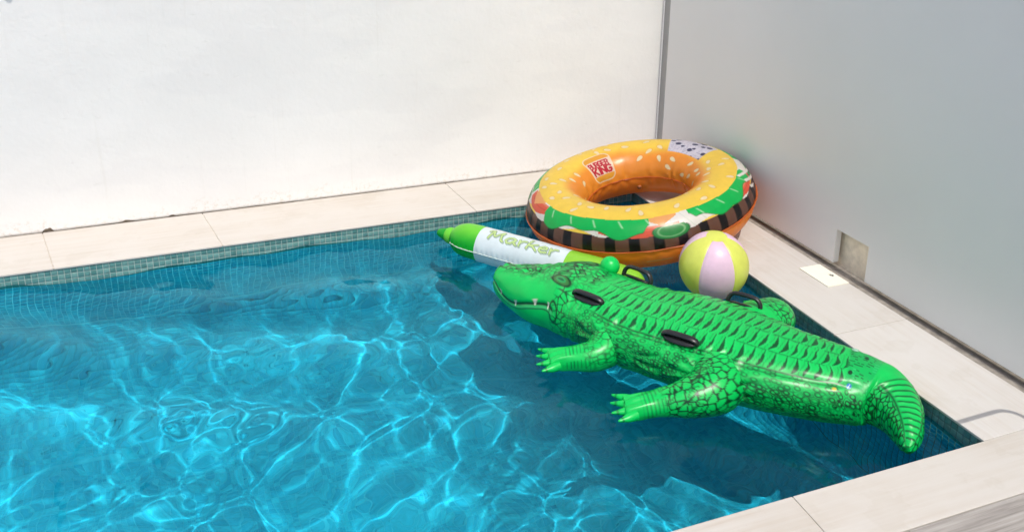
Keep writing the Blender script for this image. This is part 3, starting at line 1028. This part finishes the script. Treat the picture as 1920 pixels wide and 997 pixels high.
    for tt, a0, rad, colr in ((11.95, 49, 0.013, (0.03, 0.22, 0.62)), (11.52, 57, 0.009, (0.62, 0.50, 0.05)), (12.25, -8, 0.010, DARK), (12.3, -26, 0.009, DARK), (11.9, 28, 0.011, DARK), (12.2, 70, 0.008, DARK), (11.7, 74, 0.008, DARK)):
        ds = (t - tt) * 0.125; dg = np.radians(deg - a0) * S[:, 3] * 0.9
        r = np.hypot(ds, dg)
        c = lerp(c, colr, smoothstep(rad, rad - 0.003, r))
        if colr[2] > 0.5:
            c = lerp(c, (0.6, 0.7, 0.8), smoothstep(0.003, 0.0015, np.abs(ds + 0.5 * dg)) * smoothstep(rad * 0.8, rad * 0.6, r))
    spots = smoothstep(11.2, 11.6, t) * smoothstep(13.4, 12.9, t) * smoothstep(70, 80, ad) * smoothstep(112, 104, ad)
    f1, f2, cid = voronoi(s / 0.028, gir / 0.022, 0.8, 80)
    c = lerp(c, DARK, 0.9 * spots * smoothstep(0.26, 0.18, f1) * (cid > 0.35))
    tl = smoothstep(13.15, 13.5, t)
    cen = deg + 10
    rib = 0.5 + 0.5 * np.sin(s * 2 * np.pi / 0.022 + 0.8 * np.abs(cen) / 30)
    c = lerp(c, DARK * 1.3, 0.8 * tl * smoothstep(0.62, 0.85, rib) * smoothstep(36, 28, np.abs(cen)))
    c = lerp(c, DARK, 0.85 * tl * np.exp(-((np.abs(cen) - 38) / 4.0) ** 2))
    f1, f2, cid = voronoi(s / 0.019, gir / 0.019, 0.9, 90)
    c = lerp(c, DARK, np.clip(0.95 * tl * np.maximum(smoothstep(0.28, 0.1, f2 - f1), 0.0) * smoothstep(38, 46, np.abs(cen)), 0, 1))
    # belly is printed plain
    return c


def leg_print(t, deg, s, S, li):
    tot = s.max()
    c = np.repeat(GREEN[None] * 1.03, len(t), 0)
    gir = S[:, 3] * np.radians(deg)
    cs = 0.028
    f1, f2, cid = voronoi(s / cs * 1.1, gir / cs, 0.95, 100 + li * 7)
    net = smoothstep(0.21, 0.08, f2 - f1)
    zone = smoothstep(0.09, 0.13, s) * smoothstep(tot - 0.12, tot - 0.16, s)
    c = lerp(c, DARK, np.clip(0.95 * net * zone * (0.45 + 0.75 * smoothstep(0.3, 0.5, vnoise(s * 14, gir * 14, 160 + li))), 0, 1))
    f1, f2, cid = voronoi(s / 0.02, gir / 0.02, 0.9, 130 + li)
    c = lerp(c, DARK, 0.7 * smoothstep(0.25, 0.08, f2 - f1) * zone * (vnoise(s * 26, gir * 26, 140 + li) > 0.55))
    wr = smoothstep(tot - 0.17, tot - 0.14, s) * smoothstep(tot - 0.05, tot - 0.08, s)
    rib = 0.5 + 0.5 * np.sin(s * 2 * np.pi / 0.0135)
    c = lerp(c, DARK * 1.6, 0.6 * wr * smoothstep(0.6, 0.9, rib) * (vnoise(gir * 40, s * 8, 150 + li) > 0.4))
    return c


build_croc()

# ------------------------------------------------------------------ stroke lettering
GLYPH = {
    'B': [[(0, 0), (0, 1), (.6, 1), (.75, .85), (.75, .65), (.6, .52), (0, .52)], [(.6, .52), (.85, .38), (.85, .14), (.65, 0), (0, 0)]],
    'U': [[(0, 1), (0, .2), (.2, 0), (.6, 0), (.8, .2), (.8, 1)]],
    'R': [[(0, 0), (0, 1), (.6, 1), (.8, .85), (.8, .65), (.6, .5), (0, .5)], [(.4, .5), (.85, 0)]],
    'G': [[(.8, .85), (.6, 1), (.2, 1), (0, .8), (0, .2), (.2, 0), (.6, 0), (.82, .2), (.82, .45), (.5, .45)]],
    'E': [[(.75, 1), (0, 1), (0, 0), (.78, 0)], [(0, .52), (.6, .52)]],
    'K': [[(0, 0), (0, 1)], [(.8, 1), (0, .42)], [(.25, .58), (.85, 0)]],
    'I': [[(.2, 0), (.2, 1)]],
    'N': [[(0, 0), (0, 1), (.8, 0), (.8, 1)]],
    'M': [[(-.08, .72), (0, .9), (.14, 1), (.12, .5), (.02, 0)], [(.14, 1), (.34, .32), (.44, .3), (.82, 1), (.78, .5), (.86, .06), (1.0, .0)]],
    'a': [[(.62, .5), (.4, .62), (.14, .5), (.02, .22), (.14, 0), (.36, .04), (.6, .46), (.58, .1), (.74, 0)]],
    'r': [[(.05, .6), (.12, .0)], [(.1, .3), (.28, .58), (.5, .6)]],
    'k': [[(.16, 1.05), (.05, 0)], [(.62, .62), (.1, .3), (.34, .34), (.66, .0)]],
    'e': [[(.06, .3), (.5, .36), (.5, .56), (.3, .64), (.08, .42), (.08, .14), (.26, 0), (.56, .08)]],
}
ADV = {'I': 0.45, 'r': 0.58, 'M': 1.14, 'a': 0.82, 'k': 0.76, 'e': 0.68}


def text_dist(text, x, y, width, height, adv=None):
    """distance (in the units of x, y) to the strokes of a word whose box starts at 0,0"""
    total = sum(ADV.get(ch, 1.05) for ch in text)
    sx = width / total
    d = np.full(x.shape, 9.0)
    ox = 0.0
    for ch in text:
        for poly in GLYPH[ch]:
            for (x0, y0), (x1, y1) in zip(poly[:-1], poly[1:]):
                ax, ay, bx_, by_ = (ox + x0) * sx, y0 * height, (ox + x1) * sx, y1 * height
                vx, vy = bx_ - ax, by_ - ay
                tt = np.clip(((x - ax) * vx + (y - ay) * vy) / (vx * vx + vy * vy), 0, 1)
                d = np.minimum(d, np.hypot(x - ax - tt * vx, y - ay - tt * vy))
        ox += ADV.get(ch, 1.05)
    return d


# ------------------------------------------------------------------ burger ring
RING = dict(c=(2.1425, 3.7123, 0.1284), R=0.4124, k=0.1386, a=0.1386 * 1.1, tx=-0.0258, ty=-0.168)


def ring_print(th, ph):
    """th 0..360 around the ring, ph: 0 outer weld, 90 top, 180 inner weld"""
    n = len(th)
    yel = srgb(255, 220, 84, 0.86); org = srgb(252, 160, 58, 0.86); dorg = srgb(252, 146, 48, 0.95); grn = srgb(8, 200, 92)
    dgrn = srgb(10, 120, 50); red = srgb(240, 98, 66); white = srgb(246, 246, 240); blk = srgb(26, 20, 20); brn = srgb(112, 78, 64); slm = srgb(246, 160, 120)
    c = np.repeat(dorg[None], n, 0)
    top = (ph >= 0) & (ph <= 180)
    c[top] = yel
    c = lerp(c, org, smoothstep(104, 134, ph + 5 * np.sin(np.radians(th * 5))) * top)
    # patty with grill bars
    u = th / 360 * 32
    fr = u - np.floor(u)
    pat = top & (ph < 31)
    c[pat] = brn
    bar = smoothstep(0.0, 0.04, fr) * smoothstep(0.5, 0.46, fr) * pat
    c = lerp(c, blk, bar)
    glint = np.exp(-((fr - 0.03) / 0.02) ** 2) * pat
    c = lerp(c, brn * 1.5, 0.5 * glint)
    # fillings between ph ~27 and 62
    W = lambda a, f_, p_: a * np.sin(np.radians(th * f_ + p_))
    bun_edge = 61 + W(0.8, 7, 0)
    fill = (ph < bun_edge) & (ph > 20) & top
    base_low = 32 + W(3, 9, 20) + W(2.5, 17, 80)
    def seg(a, b_):
        d0 = (th - a) % 360
        return d0 <= ((b_ - a) % 360)
    onion = fill & (ph > base_low)
    c[onion] = white
    c = lerp(c, srgb(205, 225, 205), 0.6 * onion * (np.abs(np.sin(np.radians(th * 23 + ph * 4))) < 0.10))
    # tomato slices
    for a, b_, lo, hi in ((158, 186, 34, 58), (222, 262, 25, 44), (292, 330, 30, 45), (20, 60, 30, 46), (90, 120, 30, 50)):
        x = ((th - a) % 360) / ((b_ - a) % 360)
        s_ = seg(a, b_) & fill
        low = lo + 9 * (2 * x - 1) ** 2
        m = s_ & (ph > low) & (ph < hi)
        c[m] = red
        c = lerp(c, slm, 0.8 * (s_ * np.exp(-((ph - hi + 1.5) / 1.5) ** 2)))
        c = lerp(c, red * 0.6, 0.6 * (m * np.exp(-((ph - (low + hi) / 2) / 0.9) ** 2)))
    # cheese corners folding out from under the bun
    for a, b_ in ((160, 178), (244, 262)):
        x = ((th - a) % 360) / ((b_ - a) % 360)
        m = seg(a, b_) & fill & (ph > 58 - 16 * (1 - np.abs(2 * x - 1)))
        c[m] = srgb(252, 182, 110)
    # lettuce sheets with ruffled lower edges
    for a, b_, lo in ((118, 156, 36), (184, 247, 33), (268, 328, 35), (345, 60, 36), (66, 112, 38)):
        x = ((th - a) % 360) / ((b_ - a) % 360)
        edge = lo + W(7, 8, a * 3.0) + W(3.5, 19, a) + 14 * smoothstep(0.06, 0.0, x) + 14 * smoothstep(0.94, 1.0, x)
        m = seg(a, b_) & fill & (ph > edge)
        c[m] = grn
        c = lerp(c, dgrn, 0.75 * (seg(a, b_) & fill) * np.exp(-((ph - edge) / 1.0) ** 2))
        vein = np.abs(((x * ((b_ - a) % 360) / 14 + 0.012 * (ph - 50)) % 1.0) - 0.5)
        c = lerp(c, srgb(170, 240, 180), 0.9 * m * smoothstep(0.05, 0.02, vein) * smoothstep(42, 46, ph) * smoothstep(60, 56, ph))
    # gherkin slices hanging over the patty
    for a0, p0 in ((257, 24), (148, 27), (337, 30), (30, 26), (85, 26)):
        r = np.hypot((((th - a0 + 180) % 360) - 180) / 9.0, (ph - p0 - 7) / 14.0)
        m = (r < 1) & top & (ph < 40)
        c = lerp(c, srgb(40, 150, 70), m * 1.0)
        c = lerp(c, srgb(150, 215, 150), 0.8 * m * np.exp(-((r - 0.72) / 0.06) ** 2))
        c = lerp(c, dgrn * 0.7, 0.9 * np.exp(-((r - 1.0) / 0.05) ** 2) * top * (ph < 38))
    # white stripes on the turned right flank
    m = seg(318, 345) & fill & (np.abs(((ph + th * 1.3) / 15 % 1) - 0.5) < 0.2)
    c[m] = white
    # sesame seeds on the bun
    rng = np.random.default_rng(5)
    seeds = []
    for i in range(900):
        a0, p0 = rng.random() * 360, 70 + rng.random() * 100
        if 78 < a0 < 128 and 105 < p0 < 172: continue
        if (a0 < 40 or a0 > 352) and p0 < 124: continue
        if all(math.hypot((((a0 - a1 + 180) % 360) - 180) * 0.9, (p0 - p1) * 0.45) > 8.2 for a1, p1, _ in seeds):
            seeds.append((a0, p0, rng.random() * 3.14))
        if len(seeds) > 64: break
    for a0, p0, r0 in seeds:
        rad = RING['R'] + RING['a'] * math.cos(math.radians(p0))
        dx = np.radians(((th - a0 + 180) % 360) - 180) * rad
        dy = np.radians(ph - p0) * 0.145
        near = (np.abs(dx) < 0.03) & (np.abs(dy) < 0.03)
        if not near.any(): continue
        x = dx * math.cos(r0) + dy * math.sin(r0); y = -dx * math.sin(r0) + dy * math.cos(r0)
        yy = y / (0.0105 * (1 - 0.35 * np.clip(x / 0.021, -1, 1)))
        r = np.hypot(x / 0.0205, yy)
        m = near * smoothstep(1.05, 0.85, r)
        c = lerp(c, srgb(255, 240, 190), m)
        c = lerp(c, srgb(225, 150, 60), near * 0.5 * np.exp(-((r - 1.12) / 0.1) ** 2))
    # bun shaped emblem with its two lines of lettering: reads with "up" towards the outer rim
    a0, p0 = 101.0, 139.0
    rad = RING['R'] + RING['a'] * math.cos(math.radians(p0))
    ex = -np.radians(((th - a0 + 180) % 360) - 180) * rad
    ey = -np.radians(ph - p0) * 0.145
    nearb = (np.abs(ex) < 0.10) & (np.abs(ey) < 0.11)
    def rbox(hx, hy, r):
        qx, qy = np.abs(ex) - hx + r, np.abs(ey) - hy + r
        return np.hypot(np.maximum(qx, 0), np.maximum(qy, 0)) + np.minimum(np.maximum(qx, qy), 0) - r
    d_o = rbox(0.074, 0.080, 0.035); d_i = rbox(0.069, 0.075, 0.031)
    c = lerp(c, srgb(255, 236, 196), nearb * smoothstep(0.002, -0.001, d_o))
    bun = nearb * smoothstep(0.001, -0.001, d_i) * (np.abs(ey) > 0.036)
    c = lerp(c, srgb(246, 176, 60), bun)
    mid = nearb * (np.abs(ey) < 0.043) * smoothstep(0.001, -0.001, d_i)
    c = lerp(c, srgb(250, 225, 205), mid)
    dB = text_dist("BURGER", ex + 0.060, ey - 0.006, 0.118, 0.028)
    dK = text_dist("KING", ex + 0.058, ey + 0.036, 0.124, 0.036)
    c = lerp(c, srgb(205, 50, 70), nearb * smoothstep(0.0045, 0.0028, dB))
    c = lerp(c, srgb(205, 40, 60), nearb * smoothstep(0.0068, 0.0048, dK))
    # pale information panel with small dark marks on the rim by the grey wall
    x = (((th - 16 + 180) % 360) - 180); y = ph - 93
    lab = smoothstep(19.5, 18.5, np.abs(x + 0.10 * y)) * smoothstep(28, 26.5, np.abs(y)) * top
    c = lerp(c, srgb(226, 226, 240), lab)
    lx, ly = (x + 20) * 0.0072, (y + 28) * 0.0025
    row = np.floor(ly / 0.011)
    tx_ = (vnoise(lx * 190, row * 5.1, 3) > 0.55) * smoothstep(0.2, 0.35, (ly / 0.011) % 1) * smoothstep(0.85, 0.7, (ly / 0.011) % 1)
    c = lerp(c, srgb(150, 150, 190), 0.55 * lab * tx_)
    f1, f2, cid = voronoi(lx / 0.060, ly / 0.040, 0.9, 9)
    c = lerp(c, srgb(40, 42, 90), lab * 0.95 * smoothstep(0.34, 0.27, f1 * (0.7 + 0.9 * cid)) * (cid > 0.3))
    # tiny mark on the lower sheet at the front
    dx = (((th - 250 + 180) % 360) - 180); 
    c = lerp(c, srgb(250, 200, 130), 0.9 * (np.abs(dx) < 6) * (np.abs(ph + 26) < 1.3))
    c = lerp(c, srgb(250, 200, 130), 0.9 * (np.abs(np.abs(dx - 10) - 0.9) < 0.5) * (np.abs(ph + 25) < 6))
    return c


M_RINGVINYL = mat_vinyl("ring_vinyl", 0.30, 0.36, 0.16)


def build_ring():
    root = empty("inflatable_ring", RING['c'])
    root.rotation_euler = (Matrix.Rotation(RING['tx'], 3, 'X') @ Matrix.Rotation(RING['ty'], 3, 'Y')).to_euler()
    tag(root, "round inflatable swim ring printed like a cheeseburger in the pool corner", "swim ring")
    n1 = 860
    th = np.linspace(0, 360, n1 + 1)[:-1]
    for name, p0, p1, n2 in (("top_sheet", 0.0, 180.0, 150), ("bottom_sheet", -180.0, 0.0, 80)):
        ph = np.linspace(p0, p1, n2)
        A, B = [x.ravel() for x in np.meshgrid(th, ph, indexing='ij')]
        ar, br = np.radians(A), np.radians(B)
        # puckers run into the outer and inner welds
        puck = 0.0028 * np.exp(-(B / 16) ** 2) * np.sin(np.radians(A * 46) + 3 * vnoise(A / 9, B * 0, 3)) * (0.4 + 1.0 * vnoise(A / 12, B * 0, 6))
        puck += 0.0035 * np.exp(-((np.abs(B) - 180) / 24) ** 2) * np.sin(np.radians(A * 22) + 4 * vnoise(A / 14, B * 0, 8)) * (0.3 + 1.2 * vnoise(A / 15, B * 0, 9))
        puck += 0.004 * (vnoise(A / 25, B / 40, 11) - 0.5)
        puck *= np.clip(np.abs(np.sin(br)) * 6, 0.15, 1)
        a_, k_ = RING['a'] + puck, RING['k'] + puck
        r = RING['R'] + a_ * np.cos(br)
        V = np.stack([r * np.cos(ar), r * np.sin(ar), k_ * np.sin(br)], -1)
        F = grid_faces(n1, n2, wrap_u=True)
        vinyl(name, V, F, ring_print(A, B), root, M_RINGVINYL)
    # welded seams: narrow flanges on the outer and inner equator
    for R0, w, nm in ((RING['R'] + RING['a'] - 0.001, 0.009, "weld_seam"), (RING['R'] - RING['a'] + 0.001, -0.007, "weld_seam")):
        V = []
        for i in range(360):
            a = math.radians(i)
            for dr, dz in ((0, .0012), (w, .0006), (w, -.0006), (0, -.0012)):
                z = dz + 0.0015 * math.sin(a * 23) * (dr != 0)
                V.append(((R0 + dr) * math.cos(a), (R0 + dr) * math.sin(a), z))
        vinyl(nm, np.array(V), grid_faces(360, 4, wrap_u=True, wrap_v=True), np.repeat(srgb(215, 105, 40)[None], len(V), 0), root)
    # valve on the inner lower sheet
    bm = bmesh.new(); bmesh.ops.create_cone(bm, cap_ends=True, segments=20, radius1=0.013, radius2=0.010, depth=0.012)
    me = bpy.data.meshes.new("valve"); bm.to_mesh(me); bm.free()
    a, p = math.radians(62), math.radians(205)
    n_ = Vector((math.cos(p) * math.cos(a), math.cos(p) * math.sin(a), math.sin(p)))
    pos = Vector(((RING['R'] + RING['a'] * math.cos(p)) * math.cos(a), (RING['R'] + RING['a'] * math.cos(p)) * math.sin(a), RING['k'] * math.sin(p)))
    Mx = n_.to_track_quat('Z', 'Y').to_matrix().to_4x4(); Mx.translation = pos + n_ * 0.004; me.transform(Mx)
    color_attr(me, srgb(200, 120, 70)); obj("valve", me, M_VINYL, root, smooth=True)


build_ring()

# ------------------------------------------------------------------ beach ball
def build_ball():
    c, r = (2.14, 3.035, 0.070), 0.150
    root = empty("beach_ball", c)
    tag(root, "small yellow and lilac beach ball floating between ring and crocodile", "beach ball")
    root.rotation_euler = (R(6), R(-3), 0)
    yel, lil = srgb(232, 239, 112, 0.97), srgb(242, 208, 234, 0.97)
    view = math.degrees(math.atan2(-c[1], -c[0])) + 8     # the lilac gore faces the camera, a little to the left
    n1, n2 = 26, 64
    for g_ in range(6):
        a0 = view + g_ * 60 - 30
        la = np.linspace(a0, a0 + 60, n1); el = np.linspace(-90, 74, n2)
        A, E_ = [np.radians(x).ravel() for x in np.meshgrid(la, el, indexing='ij')]
        rel = np.minimum(np.degrees(A) - a0, a0 + 60 - np.degrees(A)) * np.cos(E_)
        rr = r - 0.0025 * np.exp(-(rel / 1.6) ** 2)
        V = np.stack([rr * np.cos(E_) * np.cos(A), rr * np.cos(E_) * np.sin(A), rr * np.sin(E_)], -1)
        col = lil if g_ % 2 == 0 else yel
        vinyl("gore", V, grid_faces(n1, n2), np.repeat(col[None], len(V), 0), root, M_BALL)
    la = np.linspace(0, 2 * np.pi, 49)[:-1]; el = np.radians(np.linspace(73, 90, 14))
    A, E_ = [x.ravel() for x in np.meshgrid(la, el, indexing='ij')]
    rr = r + 0.0012
    V = np.stack([rr * np.cos(E_) * np.cos(A), rr * np.cos(E_) * np.sin(A), rr * np.sin(E_)], -1)
    vinyl("pole_disc", V, grid_faces(48, 14, wrap_u=True), np.repeat(yel[None], len(V), 0), root, M_BALL)


M_BALL = mat_vinyl("ball_vinyl", 0.34, 0.33, 0.06)
build_ball()

# ------------------------------------------------------------------ inflatable marker pen
def build_marker():
    a = np.array((1.168, 3.952, -0.010)); b_ = np.array((1.842, 3.106, -0.030))
    ax = (b_ - a); L = np.linalg.norm(ax); ax /= L
    side = np.cross(ax, (0, 0, 1)); side /= np.linalg.norm(side)      # towards the camera
    up = np.cross(side, ax)
    root = empty("inflatable_marker", tuple(a))
    tag(root, "inflatable felt tip pen in lime and white with green writing, behind the crocodile head", "pool float")
    lime, lime2, nib, white = srgb(120, 226, 60), srgb(158, 226, 66), srgb(12, 178, 40), srgb(225, 236, 240, 0.9)
    prof = {
        "nib": [(0.0, .004), (.004, .016), (.03, .026), (.056, .031), (.060, .022)],
        "collar": [(.052, .030), (.060, .037), (.078, .040), (.092, .038), (.098, .036)],
        "shoulder": [(.090, .036), (.100, .050), (.125, .068), (.165, .081), (.215, .085), (.262, .085)],
        "barrel": [(.2605, .0855), (.30, .086), (.42, .086), (.56, .086), (.66, .086), (.718, .0855)],
        "cap": [(.7165, .0850), (.80, .086), (.92, .084), (1.0, .078), (1.045, .066), (L - .012, .045), (L - .002, .02), (L, .002)],
    }
    dens = {"nib": (24, 40), "collar": (20, 48), "shoulder": (50, 90), "barrel": (240, 200), "cap": (90, 90)}
    for nm, pr in prof.items():
        n1, n2 = dens[nm]
        C = catmull(np.array(pr), np.linspace(0, len(pr) - 1, n1))
        an = np.linspace(-np.pi, np.pi, n2 + 1)[:-1]
        I, A = [x.ravel() for x in np.meshgrid(np.arange(n1), an, indexing='ij')]
        d, r = C[I.astype(int), 0], np.maximum(C[I.astype(int), 1], 0.001)
        wr = 0.002 * (vnoise(d * 30, A * 2, 5) - 0.5) + 0.0016 * np.exp(-((np.abs(A) - 1.62) / 0.25) ** 2) * np.sin(d * 2 * np.pi / 0.028)
        r = r + wr * (r > 0.05)
        V = d[:, None] * ax + side * (r * np.sin(A))[:, None] + up * (r * np.cos(A))[:, None]
        V[:, 2] -= 0.03 * 0
        col = {"nib": nib, "collar": lime, "shoulder": lime, "barrel": white, "cap": lime2}[nm]
        rgb = np.repeat(col[None], len(V), 0)
        if nm == "shoulder":
            rgb = lerp(rgb, srgb(20, 190, 40), smoothstep(0.3, 1.3, A))
        if nm == "barrel":
            x = d - 0.315; y = -(A - 0.62) * 0.086
            dt = text_dist("Marker", x, y, 0.36, 0.058)
            dsh = text_dist("Marker", x - 0.006, y + 0.006, 0.36, 0.058)
            rgb = lerp(rgb, srgb(70, 120, 60), 0.5 * smoothstep(0.0075, 0.005, dsh))
            rgb = lerp(rgb, srgb(60, 105, 45), 0.8 * smoothstep(0.0075, 0.0055, dt))
            rgb = lerp(rgb, srgb(205, 232, 150), smoothstep(0.0052, 0.0036, dt))
        o = vinyl(nm, V, grid_faces(n1, n2, wrap_v=True), rgb, root)
    # welded flange along both flanks
    for sgn in (1, -1):
        V = []
        dd = np.linspace(0.11, L - 0.03, 80)
        rr = np.interp(dd, [.11, .165, .215, 1.0, 1.045, L], [.058, .081, .085, .078, .066, .004])
        for d, r in zip(dd, rr):
            for dr, dz in ((-.001, .001), (.007, .0006), (.007, -.0006), (-.001, -.001)):
                V.append(d * ax + side * sgn * math.sin(1.62) * (r + dr) + up * (math.cos(1.62) * (r + dr) + dz))
        vinyl("weld_seam", np.array(V), grid_faces(80, 4, wrap_v=True), np.repeat(srgb(225, 240, 235)[None], len(V), 0), root)


build_marker()

# ------------------------------------------------------------------ skimmer lid on the side coping
def build_lid():
    root = empty("skimmer_lid", (2.625, 2.898, 0))
    tag(root, "square cream skimmer lid set into the coping by the wall notch", "lid")
    bm = bmesh.new()
    hx, hy = 0.056, 0.097
    bmesh.ops.create_grid(bm, x_segments=24, y_segments=32, size=1.0)
    for v in bm.verts:
        v.co = Vector((v.co.x * hx, v.co.y * hy, 0.005))
    kill = [f for f in bm.faces if math.hypot(f.calc_center_median().x - 0.032, (f.calc_center_median().y + 0.012)) < 0.011]
    bmesh.ops.delete(bm, geom=kill, context='FACES')
    ex = bmesh.ops.extrude_face_region(bm, geom=list(bm.faces))
    bmesh.ops.translate(bm, verts=[e for e in ex['geom'] if isinstance(e, bmesh.types.BMVert)], vec=(0, 0, -0.004))
    bmesh.ops.recalc_face_normals(bm, faces=bm.faces)
    me = bpy.data.meshes.new("plate"); bm.to_mesh(me); bm.free()
    obj("plate", me, M_LID, root)
    obj("well", box_mesh("well", 0.018, 0.046, -0.026, 0.002, 0.0006, 0.0009), M_DARKMETAL, root)


M_LID = mat_simple("cream_plastic", (0.84, 0.80, 0.68), 0.5, 0.4, 0.03)
build_lid()

# ------------------------------------------------------------------ wall lamp whose foot shows at the top edge
def build_lamp():
    root = empty("wall_lamp", (-0.618, WALL_Y, 1.245))
    tag(root, "small dark grey lamp on the white wall at the upper left edge", "wall lamp")
    def cyl(name, r, z0, z1, y, mat):
        bm = bmesh.new(); bmesh.ops.create_cone(bm, cap_ends=True, segments=32, radius1=r, radius2=r, depth=z1 - z0)
        bmesh.ops.bevel(bm, geom=[e for e in bm.edges if abs(e.verts[0].co.z - e.verts[1].co.z) < 1e-5], offset=0.003, segments=2, affect='EDGES')
        me = bpy.data.meshes.new(name); bm.to_mesh(me); bm.free(); me.transform(Matrix.Translation((0, y, (z0 + z1) / 2)))
        return obj(name, me, mat, root, smooth=False)
    cyl("lamp_body", 0.021, 0.0, 0.16, -0.055, M_DARKMETAL)
    obj("bracket", box_mesh("bracket", -0.012, 0.012, -0.034, -0.010, 0.06, 0.10), M_DARKMETAL, root)
    obj("back_plate", box_mesh("back_plate", -0.03, 0.03, -0.010, 0.002, 0.03, 0.13, 0.002), M_DARKMETAL, root)


build_lamp()

# ------------------------------------------------------------------ bent rail on the deck, just beyond the frame; unseen, added to cast the shadow across the coping corner
def build_rail():
    H = 0.56
    y0 = 1.872 - H / math.tan(R(SUN_EL))
    root = empty("bent_shadow_rail", (2.56, y0, 0.0))
    tag(root, "thin bent metal rail, unseen, added to cast the shadow on the coping corner", "handrail")
    pts = [(0, 0, 0), (0, 0, 0.3), (0, 0, H - 0.12)]
    for i in range(1, 10):
        a = i / 9 * math.pi / 2
        pts.append((-0.06 * (1 - math.cos(a)), 0, H - 0.12 + 0.12 * math.sin(a)))
    pts += [(-0.13, 0, H - .001), (-0.20, 0, H - .003), (-0.265, 0, H - 0.006)]
    pts = np.array(pts, float)
    V, ring = [], 12
    for i in range(len(pts)):
        d = pts[min(i + 1, len(pts) - 1)] - pts[max(i - 1, 0)]; d /= np.linalg.norm(d)
        n1 = np.array((0, 1.0, 0)); n2 = np.cross(d, n1)
        for j in range(ring):
            a = 2 * math.pi * j / ring
            V.append(pts[i] + 0.0085 * (math.cos(a) * n1 + math.sin(a) * n2))
    obj("rail_tube", mesh_np("rail_tube", np.array(V), grid_faces(len(pts), ring, wrap_v=True)), M_DARKMETAL, root, smooth=True)
    bm = bmesh.new(); bmesh.ops.create_cone(bm, cap_ends=True, segments=24, radius1=0.035, radius2=0.030, depth=0.008)
    me = bpy.data.meshes.new("floor_flange"); bm.to_mesh(me); bm.free(); me.transform(Matrix.Translation((0, 0, 0.004)))
    obj("floor_flange", me, M_DARKMETAL, root)


build_rail()
